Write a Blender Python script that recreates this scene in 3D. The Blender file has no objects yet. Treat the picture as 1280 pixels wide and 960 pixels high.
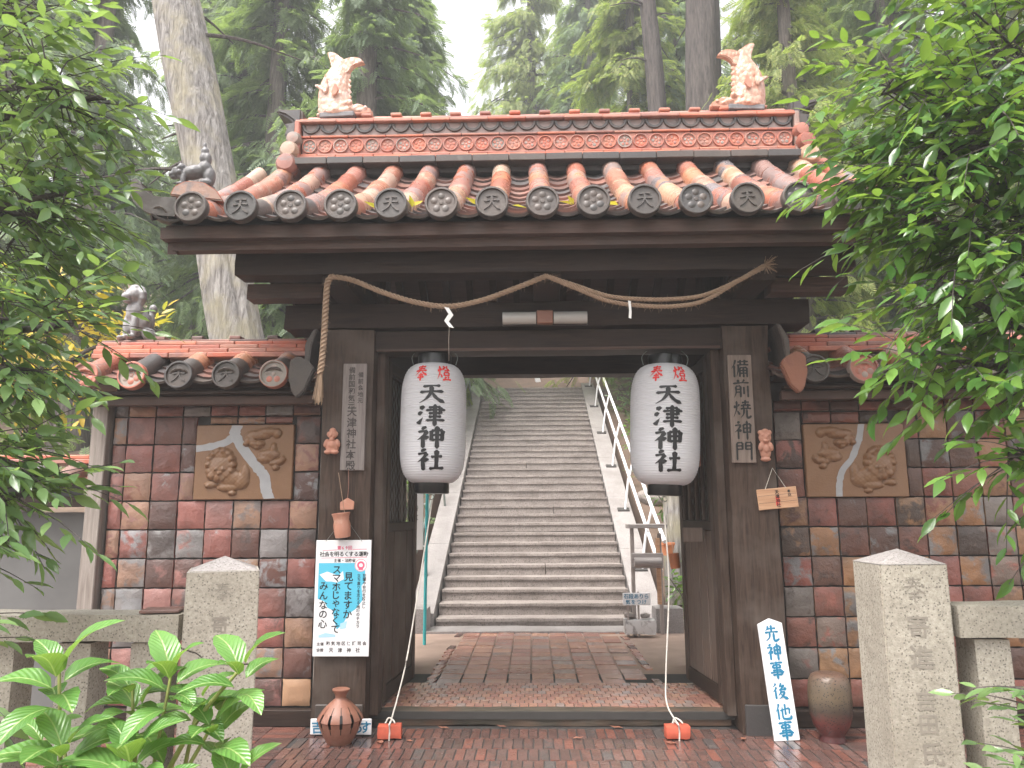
import bpy, bmesh, math, random
import numpy as np
from mathutils import Vector, Matrix, noise
from math import sin, cos, pi, radians, sqrt
R = radians
random.seed(7); rng = np.random.default_rng(7)
S = bpy.context.scene
C = S.collection

# ------------------------------------------------------------------ camera
cam = bpy.data.cameras.new('camera'); camo = bpy.data.objects.new('camera', cam); C.objects.link(camo)
cam.sensor_width = 36; cam.lens = 27; cam.clip_end = 600; cam.clip_start = .05
def cam_basis(pitch=9.5, yaw=1.5, roll=.3):
    p, y, r = R(pitch), R(yaw), R(roll)
    f = Vector((-sin(y)*cos(p), cos(y)*cos(p), sin(p))); rt = Vector((cos(y), sin(y), 0)); up = rt.cross(f)
    return rt*cos(r)-up*sin(r), up*cos(r)+rt*sin(r), f
cR, cU, cF = cam_basis()
camo.matrix_world = Matrix.Translation((0, 0, 1.5)) @ Matrix((cR, cU, -cF)).transposed().to_4x4()
S.camera = camo

# ------------------------------------------------------------------ sky, sun, exposure
SUN_EL, SUN_AZ = 64, 222          # azimuth clockwise from +Y
w = bpy.data.worlds.new('World'); S.world = w; w.use_nodes = True
nt = w.node_tree; nt.nodes.clear()
sky = nt.nodes.new('ShaderNodeTexSky'); sky.sky_type = 'NISHITA'; sky.sun_disc = False
sky.sun_elevation = R(SUN_EL); sky.sun_rotation = R(SUN_AZ); sky.air_density = 1.0; sky.dust_density = 4; sky.ozone_density = 1
hs = nt.nodes.new('ShaderNodeHueSaturation'); hs.inputs['Saturation'].default_value = .16
bg = nt.nodes.new('ShaderNodeBackground'); bg.inputs['Strength'].default_value = .15
wo = nt.nodes.new('ShaderNodeOutputWorld')
nt.links.new(sky.outputs[0], hs.inputs['Color']); tn = nt.nodes.new('ShaderNodeMix'); tn.data_type = 'RGBA'; tn.blend_type = 'MULTIPLY'; tn.inputs[0].default_value = 1; tn.inputs[7].default_value = (1, .98, .965, 1)
nt.links.new(hs.outputs[0], tn.inputs[6]); nt.links.new(tn.outputs[2], bg.inputs['Color']); nt.links.new(bg.outputs[0], wo.inputs['Surface'])
sl = bpy.data.lights.new('sun', 'SUN'); sl.energy = 1.5; sl.angle = R(25); sl.color = (1, .95, .90)
so = bpy.data.objects.new('sun', sl); C.objects.link(so)
sd = Vector((sin(R(SUN_AZ))*cos(R(SUN_EL)), cos(R(SUN_AZ))*cos(R(SUN_EL)), sin(R(SUN_EL))))
so.rotation_euler = sd.to_track_quat('Z', 'Y').to_euler()
S.view_settings.view_transform = 'Standard'; S.view_settings.look = 'None'
S.view_settings.exposure = 1.85; S.view_settings.gamma = 1
S.render.engine = 'CYCLES'
S.cycles.max_bounces = 6; S.cycles.diffuse_bounces = 3; S.cycles.glossy_bounces = 2; S.cycles.transmission_bounces = 3
S.cycles.volume_bounces = 0; S.cycles.use_denoising = True
S.cycles.sample_clamp_indirect = 6

# ------------------------------------------------------------------ materials
MATS = {}
class NT:
    def __init__(s, name):
        s.m = bpy.data.materials.new(name); s.m.use_nodes = True; s.t = s.m.node_tree; s.t.nodes.clear()
        s.out = s.n('ShaderNodeOutputMaterial'); s.b = s.n('ShaderNodeBsdfPrincipled'); s.l(s.b.outputs[0], s.out.inputs[0])
    def n(s, t, **k):
        x = s.t.nodes.new(t)
        for a, v in k.items(): setattr(x, a, v)
        return x
    def l(s, a, b): s.t.links.new(a, b)
    def val(s, sock, v):
        if hasattr(v, 'is_output') or isinstance(v, bpy.types.NodeSocket): s.l(v, sock)
        else: sock.default_value = v
    def math(s, op, a, b=0., clamp=False):
        x = s.n('ShaderNodeMath', operation=op); x.use_clamp = clamp
        s.val(x.inputs[0], a); s.val(x.inputs[1], b); return x.outputs[0]
    def ramp(s, fac, cols, const=False, pos=None):
        x = s.n('ShaderNodeValToRGB'); e = x.color_ramp.elements
        if const: x.color_ramp.interpolation = 'CONSTANT'
        n = len(cols)
        for i, c in enumerate(cols):
            p = pos[i] if pos else (i/n if const else i/max(1, n-1))
            el = e[i] if i < 2 else e.new(p)
            el.position = p; el.color = (*c, 1) if len(c) == 3 else c
        s.l(fac, x.inputs[0]); return x.outputs[0]
    def mix(s, f, a, b, mode='MIX'):
        x = s.n('ShaderNodeMix', data_type='RGBA', blend_type=mode)
        s.val(x.inputs[0], f); s.val(x.inputs[6], a if not isinstance(a, tuple) else (*a, 1)); s.val(x.inputs[7], b if not isinstance(b, tuple) else (*b, 1))
        return x.outputs[2]
    def rnd(s):
        a = s.n('ShaderNodeObjectInfo').outputs['Random']; b = s.n('ShaderNodeNewGeometry').outputs['Random Per Island']
        return s.math('FRACT', s.math('ADD', a, s.math('MULTIPLY', b, 1.0)))
    def coords(s, scale=(1, 1, 1), rnd=False, kind='Object'):
        tc = s.n('ShaderNodeTexCoord').outputs[kind]
        mp = s.n('ShaderNodeMapping'); s.l(tc, mp.inputs[0]); mp.inputs['Scale'].default_value = scale
        if rnd:
            a = s.n('ShaderNodeObjectInfo').outputs['Random']
            c = s.n('ShaderNodeCombineXYZ')
            s.l(s.math('MULTIPLY', a, 37.), c.inputs[0]); s.l(s.math('MULTIPLY', a, 91.), c.inputs[1]); s.l(s.math('MULTIPLY', a, 53.), c.inputs[2])
            s.l(c.outputs[0], mp.inputs['Location'])
        return mp.outputs[0]
    def noise(s, vec, scale, detail=4, rough=.55, dist=0.):
        x = s.n('ShaderNodeTexNoise'); s.l(vec, x.inputs['Vector']); x.inputs['Scale'].default_value = scale
        x.inputs['Detail'].default_value = detail; x.inputs['Roughness'].default_value = rough; x.inputs['Distortion'].default_value = dist
        return x.outputs[0]
    def voro(s, vec, scale, feature='F1'):
        x = s.n('ShaderNodeTexVoronoi', feature=feature); s.l(vec, x.inputs['Vector']); x.inputs['Scale'].default_value = scale
        return x.outputs['Distance']
    def bump(s, h, strength=.3, dist=.01):
        x = s.n('ShaderNodeBump'); x.inputs['Strength'].default_value = strength; x.inputs['Distance'].default_value = dist
        s.l(h, x.inputs['Height']); s.l(x.outputs[0], s.b.inputs['Normal'])
    def set(s, **k):
        for a, v in k.items(): s.val(s.b.inputs[a.replace('_', ' ')], v if not (isinstance(v, tuple) and len(v) == 3) else (*v, 1))
        return s

def plain(name, col, rough=.6, metal=0., var=.25, scale=14, bump=.15, coat=0.):
    if name in MATS: return MATS[name]
    t = NT(name); v = t.coords(rnd=True); n = t.noise(v, scale, 5)
    c = t.mix(n, tuple(x*(1-var) for x in col), tuple(min(1, x*(1+var)) for x in col))
    t.set(Base_Color=c, Roughness=rough, Metallic=metal, Coat_Weight=coat)
    if bump: t.bump(t.noise(v, scale*5, 4), bump, .004)
    MATS[name] = t.m; return t.m

def tilemat(name, cols, patch, rough=(.35, .7), nscale=9., streak=.5, bumpd=.006, bscale=30, dirt=(.05, .045, .04), dirtamt=.5, wet=0., scales=0.):
    """fired clay: one colour per piece, kiln patches and wear on it"""
    if name in MATS: return MATS[name]
    t = NT(name); r = t.rnd(); v = t.coords(rnd=True)
    base = t.ramp(r, cols, const=True)
    n1 = t.noise(v, nscale, 6, .6, .4); n2 = t.noise(v, nscale*.45, 3)
    r2 = t.math('FRACT', t.math('MULTIPLY', r, 7.31))
    pc = t.ramp(r2, patch, const=True)
    f = t.ramp(t.math('ADD', n1, t.math('MULTIPLY', t.math('SUBTRACT', r2, .5), .25)), [(0, 0, 0), (0, 0, 0), (1, 1, 1), (1, 1, 1)], pos=[0, .5, .6, 1])
    c = t.mix(t.math('MULTIPLY', f, streak), base, pc)
    d = t.ramp(n2, [(1, 1, 1), (0, 0, 0)], pos=[.3, .6])
    c = t.mix(t.math('MULTIPLY', d, dirtamt), c, dirt)
    ro = t.n('ShaderNodeMapRange'); t.l(n1, ro.inputs[0]); ro.inputs[3].default_value = rough[0]; ro.inputs[4].default_value = rough[1]
    rv = ro.outputs[0]
    if wet:
        wv = t.n('ShaderNodeNewGeometry').outputs['Position']; wm = t.ramp(t.noise(wv, 2.2, 3), [(0, 0, 0), (1, 1, 1)], pos=[.38, .62])
        rv = t.math('ADD', t.math('MULTIPLY', rv, t.math('ADD', t.math('MULTIPLY', wm, wet), 1-wet)), .02)
    t.set(Base_Color=c, Roughness=rv)
    hgt = t.noise(v, bscale, 8, .65)
    if scales: hgt = t.math('ADD', hgt, t.math('MULTIPLY', t.voro(t.coords((1, 1, .8)), scales), -2.2))
    t.bump(hgt, .7 if not wet else .35, bumpd)
    MATS[name] = t.m; return t.m

def woodmat(name, a, b, axis='z', rough=.65, c=None, bd=.006, k=14):
    if name in MATS: return MATS[name]
    t = NT(name)
    sc = {'x': (1, k, k), 'y': (k, 1, k), 'z': (k, k, 1)}[axis]
    v = t.coords(sc, rnd=True); n = t.noise(v, 3.2, 6, .65, .6); v2 = t.coords(rnd=True); n2 = t.noise(v2, 2.6, 4)
    col = t.mix(t.ramp(n, [(0, 0, 0), (1, 1, 1)], pos=[.32, .7]), a, b)
    if c: col = t.mix(t.ramp(n2, [(0, 0, 0), (1, 1, 1)], pos=[.45, .7]), col, c)  # black inner wall stands in for the shade seen through the slots
    rr = t.math('ADD', t.math('MULTIPLY', n, .3), rough-.15)
    t.set(Base_Color=col, Roughness=rr, Specular_IOR_Level=.22); t.bump(n, .5 if bd < .01 else 1., bd)
    MATS[name] = t.m; return t.m

def granite(name, base, dark, light, rough=.7, moss=None, sc=1., mott=.12):
    if name in MATS: return MATS[name]
    t = NT(name); v = t.coords(rnd=True)
    n = t.noise(v, 70*sc, 3, .7); c = t.mix(t.ramp(n, [(0, 0, 0), (1, 1, 1)], pos=[.35, .65]), base, light)
    s = t.ramp(t.voro(v, 75*sc), [(1, 1, 1), (0, 0, 0)], pos=[.16, .34]); c = t.mix(t.math('MULTIPLY', s, .8), c, dark)
    g2 = t.ramp(t.noise(v, 17, 5, .7), [(0, 0, 0), (1, 1, 1)], pos=[.42, .62]); c = t.mix(t.math('MULTIPLY', g2, mott), c, dark)
    g = t.ramp(t.noise(v, 2.4, 5, .6), [(0, 0, 0), (1, 1, 1)], pos=[.45, .7]); c = t.mix(t.math('MULTIPLY', g, .55), c, moss or dark)
    t.set(Base_Color=c, Roughness=rough); t.bump(t.noise(v, 45*sc, 6, .7), .5, .006)
    MATS[name] = t.m; return t.m

def leafmat(name, cols, rough=.32, trans=.35, vein=False):
    if name in MATS: return MATS[name]
    t = NT(name); r = t.rnd(); c = t.ramp(r, cols)
    v = t.coords(rnd=True, kind='Object'); n = t.noise(v, 60, 3)
    c = t.mix(t.math('MULTIPLY', n, .5), c, cols[0])
    if vein:                                                        # midrib and side veins in the leaf's own frame
        sp_ = t.n('ShaderNodeSeparateXYZ'); t.l(t.n('ShaderNodeTexCoord').outputs['Object'], sp_.inputs[0]); ax = t.math('ABSOLUTE', sp_.outputs[0])
        vn = t.math('SINE', t.math('SUBTRACT', t.math('MULTIPLY', sp_.outputs[1], 52.), t.math('MULTIPLY', ax, 75.)))
        mid = t.ramp(ax, [(1, 1, 1), (0, 0, 0)], pos=[.006, .02]); vl = t.ramp(vn, [(0, 0, 0), (1, 1, 1)], pos=[.8, .98])
        c = t.mix(t.math('MAXIMUM', mid, t.math('MULTIPLY', vl, .16)), c, (.30, .42, .14))
        t.bump(t.math('SUBTRACT', t.math('MULTIPLY', vn, .3), t.math('MULTIPLY', mid, 1.)), .3, .008)
    t.set(Base_Color=c, Roughness=rough)
    tr = t.n('ShaderNodeBsdfTranslucent'); t.l(t.mix(.5, c, (.35, .5, .05), 'MIX'), tr.inputs[0])
    mx = t.n('ShaderNodeMixShader'); mx.inputs[0].default_value = trans
    t.l(t.b.outputs[0], mx.inputs[1]); t.l(tr.outputs[0], mx.inputs[2]); t.l(mx.outputs[0], t.out.inputs[0])
    MATS[name] = t.m; return t.m

# ------------------------------------------------------------------ mesh helpers
def me_from(v, f, smooth=None, name='m'):
    m = bpy.data.meshes.new(name); m.from_pydata([tuple(x) for x in v], [], [tuple(x) for x in f]); m.update()
    if smooth is not None: shade(m, smooth)
    return m
def shade(m, ang=40):
    m.polygons.foreach_set('use_smooth', [True]*len(m.polygons))
    m.set_sharp_from_angle(angle=R(ang)); return m
def bm_me(bm, smooth=None):
    m = bpy.data.meshes.new('m'); bmesh.ops.recalc_face_normals(bm, faces=bm.faces); bm.to_mesh(m); bm.free()
    if smooth is not None: shade(m, smooth)
    return m
def obj(name, me, mat, parent=None, loc=None, rot=None, scale=None, kind=None):
    o = bpy.data.objects.new(name, me); C.objects.link(o)
    if mat is not None and me is not None and len(me.materials) == 0: me.materials.append(mat)
    elif mat is not None and me.materials[0] != mat: o.material_slots[0].link = 'OBJECT'; o.material_slots[0].material = mat
    if parent: o.parent = parent
    if loc is not None: o.location = loc
    if rot is not None: o.rotation_euler = rot
    if scale is not None: o.scale = scale if hasattr(scale, '__len__') else (scale,)*3
    if kind: o['kind'] = kind
    return o
def tag(o, label, cat, group=None):
    o['label'] = label; o['category'] = cat
    if group: o['group'] = group
    return o
def thing(name, label, cat, loc=(0, 0, 0), group=None):
    o = bpy.data.objects.new(name, None); C.objects.link(o); o.location = loc; o.empty_display_size = .1
    return tag(o, label, cat, group)
def struct(name, me, mat): return obj(name, me, mat, kind='structure')
def boxm(sx, sy, sz, bev=.006, o=(0, 0, 0)):
    bm = bmesh.new(); bmesh.ops.create_cube(bm, size=1)
    for v in bm.verts: v.co = Vector((v.co.x*sx+o[0], v.co.y*sy+o[1], v.co.z*sz+o[2]))
    if bev: bmesh.ops.bevel(bm, geom=list(bm.edges), offset=min(bev, .4*min(sx, sy, sz)), segments=1, affect='EDGES')
    return bm_me(bm)
def bx(name, x0, x1, y0, y1, z0, z1, mat, parent=None, bev=.006, rot=None):
    """box given by its world extents, origin at its centre; parents all sit at the origin unless said"""
    c = Vector(((x0+x1)/2, (y0+y1)/2, (z0+z1)/2))
    o = obj(name, boxm(abs(x1-x0), abs(y1-y0), abs(z1-z0), bev), mat, parent, c, rot)
    if parent: o.location = c-world_loc(parent)
    return o
def world_loc(p):
    v = Vector((0, 0, 0))
    while p: v += p.location; p = p.parent
    return v
def rough_box(sx, sy, sz, n=(3, 2, 2), amp=.006, seed=0, bev=.01):
    """stone block: subdivided box, edges rubbed, faces uneven"""
    V, F = {}, []; verts = []
    def vid(i, j, k):
        if (i, j, k) not in V:
            p = Vector((i/n[0]-.5, j/n[1]-.5, k/n[2]-.5)); q = Vector((p.x*sx, p.y*sy, p.z*sz))
            d = noise.noise_vector(q*7+Vector((seed*3.1, seed*1.7, 0)))*amp
            e = sum(1 for t, m in ((i, n[0]), (j, n[1]), (k, n[2])) if t in (0, m))
            if e > 1: d -= Vector((p.x*2*(i in (0, n[0])), p.y*2*(j in (0, n[1])), p.z*2*(k in (0, n[2]))))*bev*random.uniform(.3, 1)
            V[(i, j, k)] = len(verts); verts.append(q+d)
        return V[(i, j, k)]
    a, b, c = n
    for i in range(a):
        for j in range(b):
            F.append((vid(i, j, c), vid(i+1, j, c), vid(i+1, j+1, c), vid(i, j+1, c))); F.append((vid(i, j, 0), vid(i, j+1, 0), vid(i+1, j+1, 0), vid(i+1, j, 0)))
    for i in range(a):
        for k in range(c):
            F.append((vid(i, 0, k), vid(i+1, 0, k), vid(i+1, 0, k+1), vid(i, 0, k+1))); F.append((vid(i, b, k), vid(i, b, k+1), vid(i+1, b, k+1), vid(i+1, b, k)))
    for j in range(b):
        for k in range(c):
            F.append((vid(0, j, k), vid(0, j, k+1), vid(0, j+1, k+1), vid(0, j+1, k))); F.append((vid(a, j, k), vid(a, j+1, k), vid(a, j+1, k+1), vid(a, j, k+1)))
    return me_from(verts, F, 35)
def catmull(pts, n=8):
    P = [Vector(p) for p in pts]; P = [2*P[0]-P[1]]+P+[2*P[-1]-P[-2]]; out = []
    for i in range(1, len(P)-2):
        a, b, c, d = P[i-1:i+3]
        for k in range(n):
            t = k/n; out.append(.5*((2*b)+(c-a)*t+(2*a-5*b+4*c-d)*t*t+(3*b-a-3*c+d)*t**3))
    out.append(P[-2]); return out
def tube(pts, r, seg=6, cap=True, rfun=None, out=None):
    P = [Vector(p) for p in pts]; V, F = ([], []) if out is None else out; b0 = len(V); n = len(P)
    up = Vector((.13, .21, .97))
    for i, p in enumerate(P):
        t = (P[min(i+1, n-1)]-P[max(i-1, 0)]).normalized(); a = t.cross(up)
        if a.length < .05: a = t.cross(Vector((1, 0, 0)))
        a.normalize(); b = a.cross(t); rr = rfun(i/(n-1)) if rfun else r
        for k in range(seg):
            th = 2*pi*k/seg; V.append(p+(a*cos(th)+b*sin(th))*rr)
    for i in range(n-1):
        for k in range(seg):
            k2 = (k+1) % seg; F.append((b0+i*seg+k, b0+i*seg+k2, b0+(i+1)*seg+k2, b0+(i+1)*seg+k))
    if cap: F.append(tuple(b0+k for k in range(seg))[::-1]); F.append(tuple(b0+(n-1)*seg+k for k in range(seg)))
    return V, F
def lathe(prof, seg=32, smooth=50, skip=None, cap=True):
    V, F = [], []; n = len(prof)
    for r, z in prof:
        for k in range(seg): V.append((r*cos(2*pi*k/seg), r*sin(2*pi*k/seg), z))
    for i in range(n-1):
        for k in range(seg):
            if skip and skip(i, k): continue
            k2 = (k+1) % seg; F.append((i*seg+k, i*seg+k2, (i+1)*seg+k2, (i+1)*seg+k))
    if cap: F.append(tuple(range(seg))[::-1]); F.append(tuple((n-1)*seg+k for k in range(seg)))
    return me_from(V, F, smooth)
def prism(poly, y0, y1, bev=0.):
    """polygon in x,z extruded along y"""
    bm = bmesh.new(); a = [bm.verts.new((x, y0, z)) for x, z in poly]; f = bm.faces.new(a)
    r = bmesh.ops.extrude_face_region(bm, geom=[f])
    for v in [g for g in r['geom'] if isinstance(g, bmesh.types.BMVert)]: v.co.y = y1
    bmesh.ops.recalc_face_normals(bm, faces=bm.faces)
    if bev: bmesh.ops.bevel(bm, geom=list(bm.edges), offset=bev, segments=2, affect='EDGES')
    bmesh.ops.triangulate(bm, faces=[f for f in bm.faces if len(f.verts) > 4])
    return bm_me(bm, 35)
def merge(parts):
    """list of (verts, faces) -> one"""
    V, F = [], []
    for v, f in parts:
        b = len(V); V.extend(v); F.extend(tuple(i+b for i in q) for q in f)
    return V, F
def arrs(me):
    return [v.co.copy() for v in me.vertices], [tuple(p.vertices) for p in me.polygons]
def blob(ells, voxel=.01, smooth=2):
    """organic solid: union of ellipsoids (centre, radii, rot_xyz)"""
    bm = bmesh.new()
    for e in ells:
        c, r = e[0], e[1]; rot = e[2] if len(e) > 2 else (0, 0, 0)
        r = (r, r, r) if not hasattr(r, '__len__') else r
        from mathutils import Euler
        M = Matrix.Translation(c) @ Euler([R(a) for a in rot]).to_matrix().to_4x4() @ Matrix.Diagonal((*r, 1))
        bmesh.ops.create_icosphere(bm, subdivisions=2, radius=1, matrix=M)
    m = bpy.data.meshes.new('b'); bm.to_mesh(m); bm.free()
    o = bpy.data.objects.new('b', m); C.objects.link(o)
    md = o.modifiers.new('r', 'REMESH'); md.mode = 'VOXEL'; md.voxel_size = voxel; md.use_smooth_shade = True
    if smooth: s = o.modifiers.new('s', 'SMOOTH'); s.iterations = smooth; s.factor = .5
    BLOBS.append(o); return o
BLOBS = []
def blob_finish():
    dg = bpy.context.evaluated_depsgraph_get(); out = []
    for o in BLOBS: out.append(bpy.data.meshes.new_from_object(o.evaluated_get(dg)))
    for o in BLOBS:
        m = o.data; bpy.data.objects.remove(o); bpy.data.meshes.remove(m)
    BLOBS.clear(); return out

# ------------------------------------------------------------------ writing: brush strokes for the calligraphy, plain glyphs for print
KY = 'D24,94 32,84;H10,72 40,76;P40,76 28,56 8,38;V26,58 26,4;D30,54 41,43'
NIN = 'P28,94 20,70 6,48;V20,66 20,4'
HI = 'D11,70 18,57;P37,76 29,63;P24,92 22,50 6,10;N26,44 38,22'
BR = {
 '天': 'H22,80 78,84;H12,55 88,59;P50,82 48,55 34,28 10,8;N50,57 66,30 92,10',
 '津': 'D14,88 27,78;D8,62 20,55;R8,12 24,40;H42,82 80,85;V80,85 78,56;H33,70 95,73;H42,57 80,59;H42,42 82,44;H33,27 93,29;V62,97 61,2',
 '神': KY+';V52,78 53,34;H52,76 88,80;V88,80 85,34;H52,58 86,60;H53,38 86,40;V70,97 70,1',
 '社': KY+';H52,60 88,63;V70,90 70,12;H46,11 96,14',
 '備': NIN+';H36,82 92,85;V52,94 52,70;V74,94 73,70;H34,66 94,68;P42,66 40,40 30,6;V48,52 47,6;H48,52 84,54;V84,54 84,4;H48,38 84,39;H48,24 84,25;V66,52 66,4',
 '前': 'D32,96 40,84;P68,97 62,88 56,81;H10,76 92,80;P24,62 24,30 14,5;H24,62 48,64;V48,64 47,6;H24,46 47,47;H24,32 47,33;V64,60 64,22;V84,66 84,6',
 '焼': HI+';H50,83 86,86;V68,97 67,70;H44,68 94,70;V58,77 57,55;V80,79 79,55;H42,52 96,54;P60,52 56,26 40,6;B74,52 74,14 82,8 97,18',
 '門': 'V16,90 15,4;H16,90 44,91;V44,91 43,56;H16,74 43,75;H16,58 43,59;V60,91 59,56;H58,91 88,92;V88,92 86,4;H60,74 87,75;H60,58 87,59',
 '奉': 'H20,84 80,87;H26,72 76,74;H10,59 92,62;P50,97 44,66 10,32;N54,60 70,46 95,32;H34,34 68,36;H28,21 74,23;V51,48 50,1',
 '燈': HI+';H48,88 64,90;P64,90 56,76 40,64;D45,79 52,72;P86,94 80,88 73,84;N71,92 80,76 99,63;H56,62 84,63;V52,50 54,32;H52,50 88,52;V88,52 85,32;H54,34 86,35;D58,27 63,16;P83,28 79,20 75,14;H40,7 99,10',
 '先': 'P34,94 28,78 16,66;H24,76 78,79;V52,98 51,56;H10,56 92,58;P40,56 34,28 10,8;B62,56 62,16 72,8 95,20',
 '事': 'H14,86 88,89;V30,76 31,60;H30,76 72,78;V72,78 70,60;H31,62 71,63;H26,48 78,50;V78,50 77,25;H10,37 92,39;H24,25 77,26;V51,98 50,2',
 '後': 'P28,94 22,84 8,72;P30,72 20,56 6,44;V22,56 22,4;P62,94 54,82 46,74;H46,74 66,76;P78,84 62,66 44,54;H44,54 84,58;D76,68 87,54;P58,52 50,36 34,24;H54,42 78,44;P78,44 62,20 36,4;N52,32 70,14 97,3',
 '他': NIN+';H32,54 90,66;V90,66 86,34;V64,93 63,28;B46,76 45,18 60,8 92,10 95,28',
}
def brush(ch, wt=9.):
    """one character as ribbons with swelling and tapering width; unit cell, x right, y up, z = stacking"""
    V, F = [], []
    for si, st in enumerate(BR[ch].split(';')):
        k = st[0]; pts = [Vector((*map(float, p.split(',')), 0)) for p in st[1:].split(' ')]
        P = catmull(pts, 10 if len(pts) > 2 else 12); n = len(P)
        if k == 'H':
            L = (P[-1]-P[0]).length
            for i, p in enumerate(P): p.y += sin(pi*i/(n-1))*L*.03
        b0 = len(V)
        for i, p in enumerate(P):
            t = i/(n-1)
            wd = {'H': lambda: .62+.55*(2*abs(t-.5))**2.2, 'V': lambda: 1.05-.15*sin(pi*t)+.15*(1-t), 'P': lambda: 1.15*(1-t)**.75+.08,
                  'N': lambda: .4+1.15*t if t < .8 else 1.32*(1-t)/.2+.05, 'D': lambda: .35+1.2*sin(pi*min(1, t*1.15)*.75), 'R': lambda: 1.2*(1-t)+.1,
                  'B': lambda: .95+.2*t if t < .9 else 1.1*(1-t)/.1+.1}[k]()
            e = min(1, .25+t*9, .25+(1-t)*9) if k in 'HV' else min(1, .3+t*8)
            d = (P[min(i+1, n-1)]-P[max(i-1, 0)]).normalized(); nn = Vector((-d.y, d.x, 0))
            h = wd*e*wt/2*(.88+.24*noise.noise(Vector((si*3.3, t*4, ord(ch)*.1))))
            V += [p+nn*h+Vector((0, 0, si*.03)), p-nn*h+Vector((0, 0, si*.03))]
        for i in range(n-1): F.append((b0+2*i+1, b0+2*i+3, b0+2*i+2, b0+2*i))
    return [(v.x/100-.5, v.y/100-.5, v.z/100) for v in V], F
PRINT = ('社会を明るくする運動主催法務省見てますかスマホじゃなくてみんなの心犯罪や非行を防止し立ち直りを支える地域のチカラ和気区保護司協賛天津神'
         '第69回・本殿備前焼元吉ありらす石段気つけて奉寄進田氏納願祈国桃柿,、')
GL = {}
def glyphs():
    obs = {}
    for ch in sorted(set(PRINT)):
        cu = bpy.data.curves.new('g', 'FONT'); cu.body = ch; cu.size = 1; cu.offset = .018; cu.resolution_u = 3
        o = bpy.data.objects.new('g', cu); C.objects.link(o); obs[ch] = o
    dg = bpy.context.evaluated_depsgraph_get()
    for ch, o in obs.items():
        m = bpy.data.meshes.new_from_object(o.evaluated_get(dg)); V, F = arrs(m); bpy.data.meshes.remove(m)
        if V:
            x0, x1 = min(v.x for v in V), max(v.x for v in V); y0, y1 = min(v.y for v in V), max(v.y for v in V)
            V = [(v.x-(x0+x1)/2, v.y-(y0+y1)/2, 0) for v in V]
        GL[ch] = (V, F)
    for o in obs.values():
        cu = o.data; bpy.data.objects.remove(o); bpy.data.curves.remove(cu)
glyphs()
def write(items, br=False, wt=9.):
    """items: (char, x, z, size[, stretch]) on a plane facing -y -> verts, faces"""
    parts = []
    for it in items:
        ch, x, z, s = it[:4]; sx = s*(it[4] if len(it) > 4 else 1)
        V, F = brush(ch, wt) if br else GL.get(ch, ([], []))
        parts.append(([Vector((x+v[0]*sx, -v[2]*(1 if br else 0), z+v[1]*s)) for v in V], F))
    return merge(parts)
def column(text, x, z0, step, size, stretch=1.):
    return [(c, x, z0-i*step, size, stretch) for i, c in enumerate(text)]
def row(text, x0, z, step, size): return [(c, x0+i*step, z, size) for i, c in enumerate(text)]

# ------------------------------------------------------------------ material set
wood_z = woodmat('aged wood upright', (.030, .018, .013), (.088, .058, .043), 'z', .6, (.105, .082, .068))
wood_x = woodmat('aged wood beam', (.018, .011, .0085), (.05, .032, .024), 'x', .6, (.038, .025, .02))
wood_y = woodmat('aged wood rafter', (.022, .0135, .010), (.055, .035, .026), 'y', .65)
wood_red = woodmat('eave board', (.060, .037, .030), (.125, .078, .063), 'x', .55, (.07, .052, .045))
wood_light = woodmat('weathered plank', (.19, .16, .14), (.33, .29, .26), 'z', .6)
wood_new = woodmat('fresh wood', (.42, .23, .13), (.62, .38, .24), 'x', .55)
roof_tube = tilemat('fired clay barrel tile', [(.37, .125, .075), (.42, .20, .12), (.26, .16, .14), (.45, .26, .17), (.37, .17, .135), (.46, .33, .25), (.33, .11, .075), (.17, .15, .155), (.43, .27, .21)],
                    [(.46, .35, .27), (.44, .20, .10), (.22, .19, .19), (.34, .11, .065)], (.14, .42), 7, .75, .005, 40, (.07, .055, .047), .4)
roof_pan = tilemat('clay pan tile', [(.14, .085, .075), (.22, .11, .09), (.11, .10, .10), (.28, .14, .11)], [(.25, .22, .20), (.12, .09, .08)], (.25, .5), 7, .5, .004, 40, (.05, .05, .04), .4)
roof_dark = tilemat('smoked clay', [(.070, .058, .052), (.086, .068, .058), (.062, .056, .055), (.095, .073, .062)], [(.14, .125, .115), (.06, .05, .046)], (.3, .55), 8, .5, .004, 45, (.04, .04, .038), .4)
roof_red = tilemat('red noshi tile', [(.48, .13, .075), (.40, .14, .10), (.52, .17, .10), (.30, .14, .115), (.42, .20, .15)], [(.30, .17, .14), (.50, .24, .16)], (.28, .55), 7, .5, .004, 45, (.16, .09, .075), .4)
roof_mix = tilemat('mixed clay', [(.46, .15, .10), (.26, .23, .20), (.45, .16, .11), (.36, .29, .25)], [(.30, .25, .22), (.42, .18, .13)], (.3, .6), 16, .4, .003, 60, (.12, .09, .08), .4)
wall_clay = tilemat('wall tile clay', [(.29, .11, .09), (.15, .07, .055), (.24, .225, .22), (.25, .11, .09), (.29, .15, .09), (.12, .065, .055), (.31, .15, .13), (.22, .18, .165), (.24, .085, .065), (.31, .18, .11), (.23, .105, .085), (.26, .24, .235)],
                    [(.33, .325, .325), (.085, .055, .047), (.32, .15, .13), (.28, .28, .285), (.09, .07, .065), (.36, .21, .14)], (.22, .55), 8.5, .9, .014, 24, (.055, .045, .042), .55)
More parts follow.
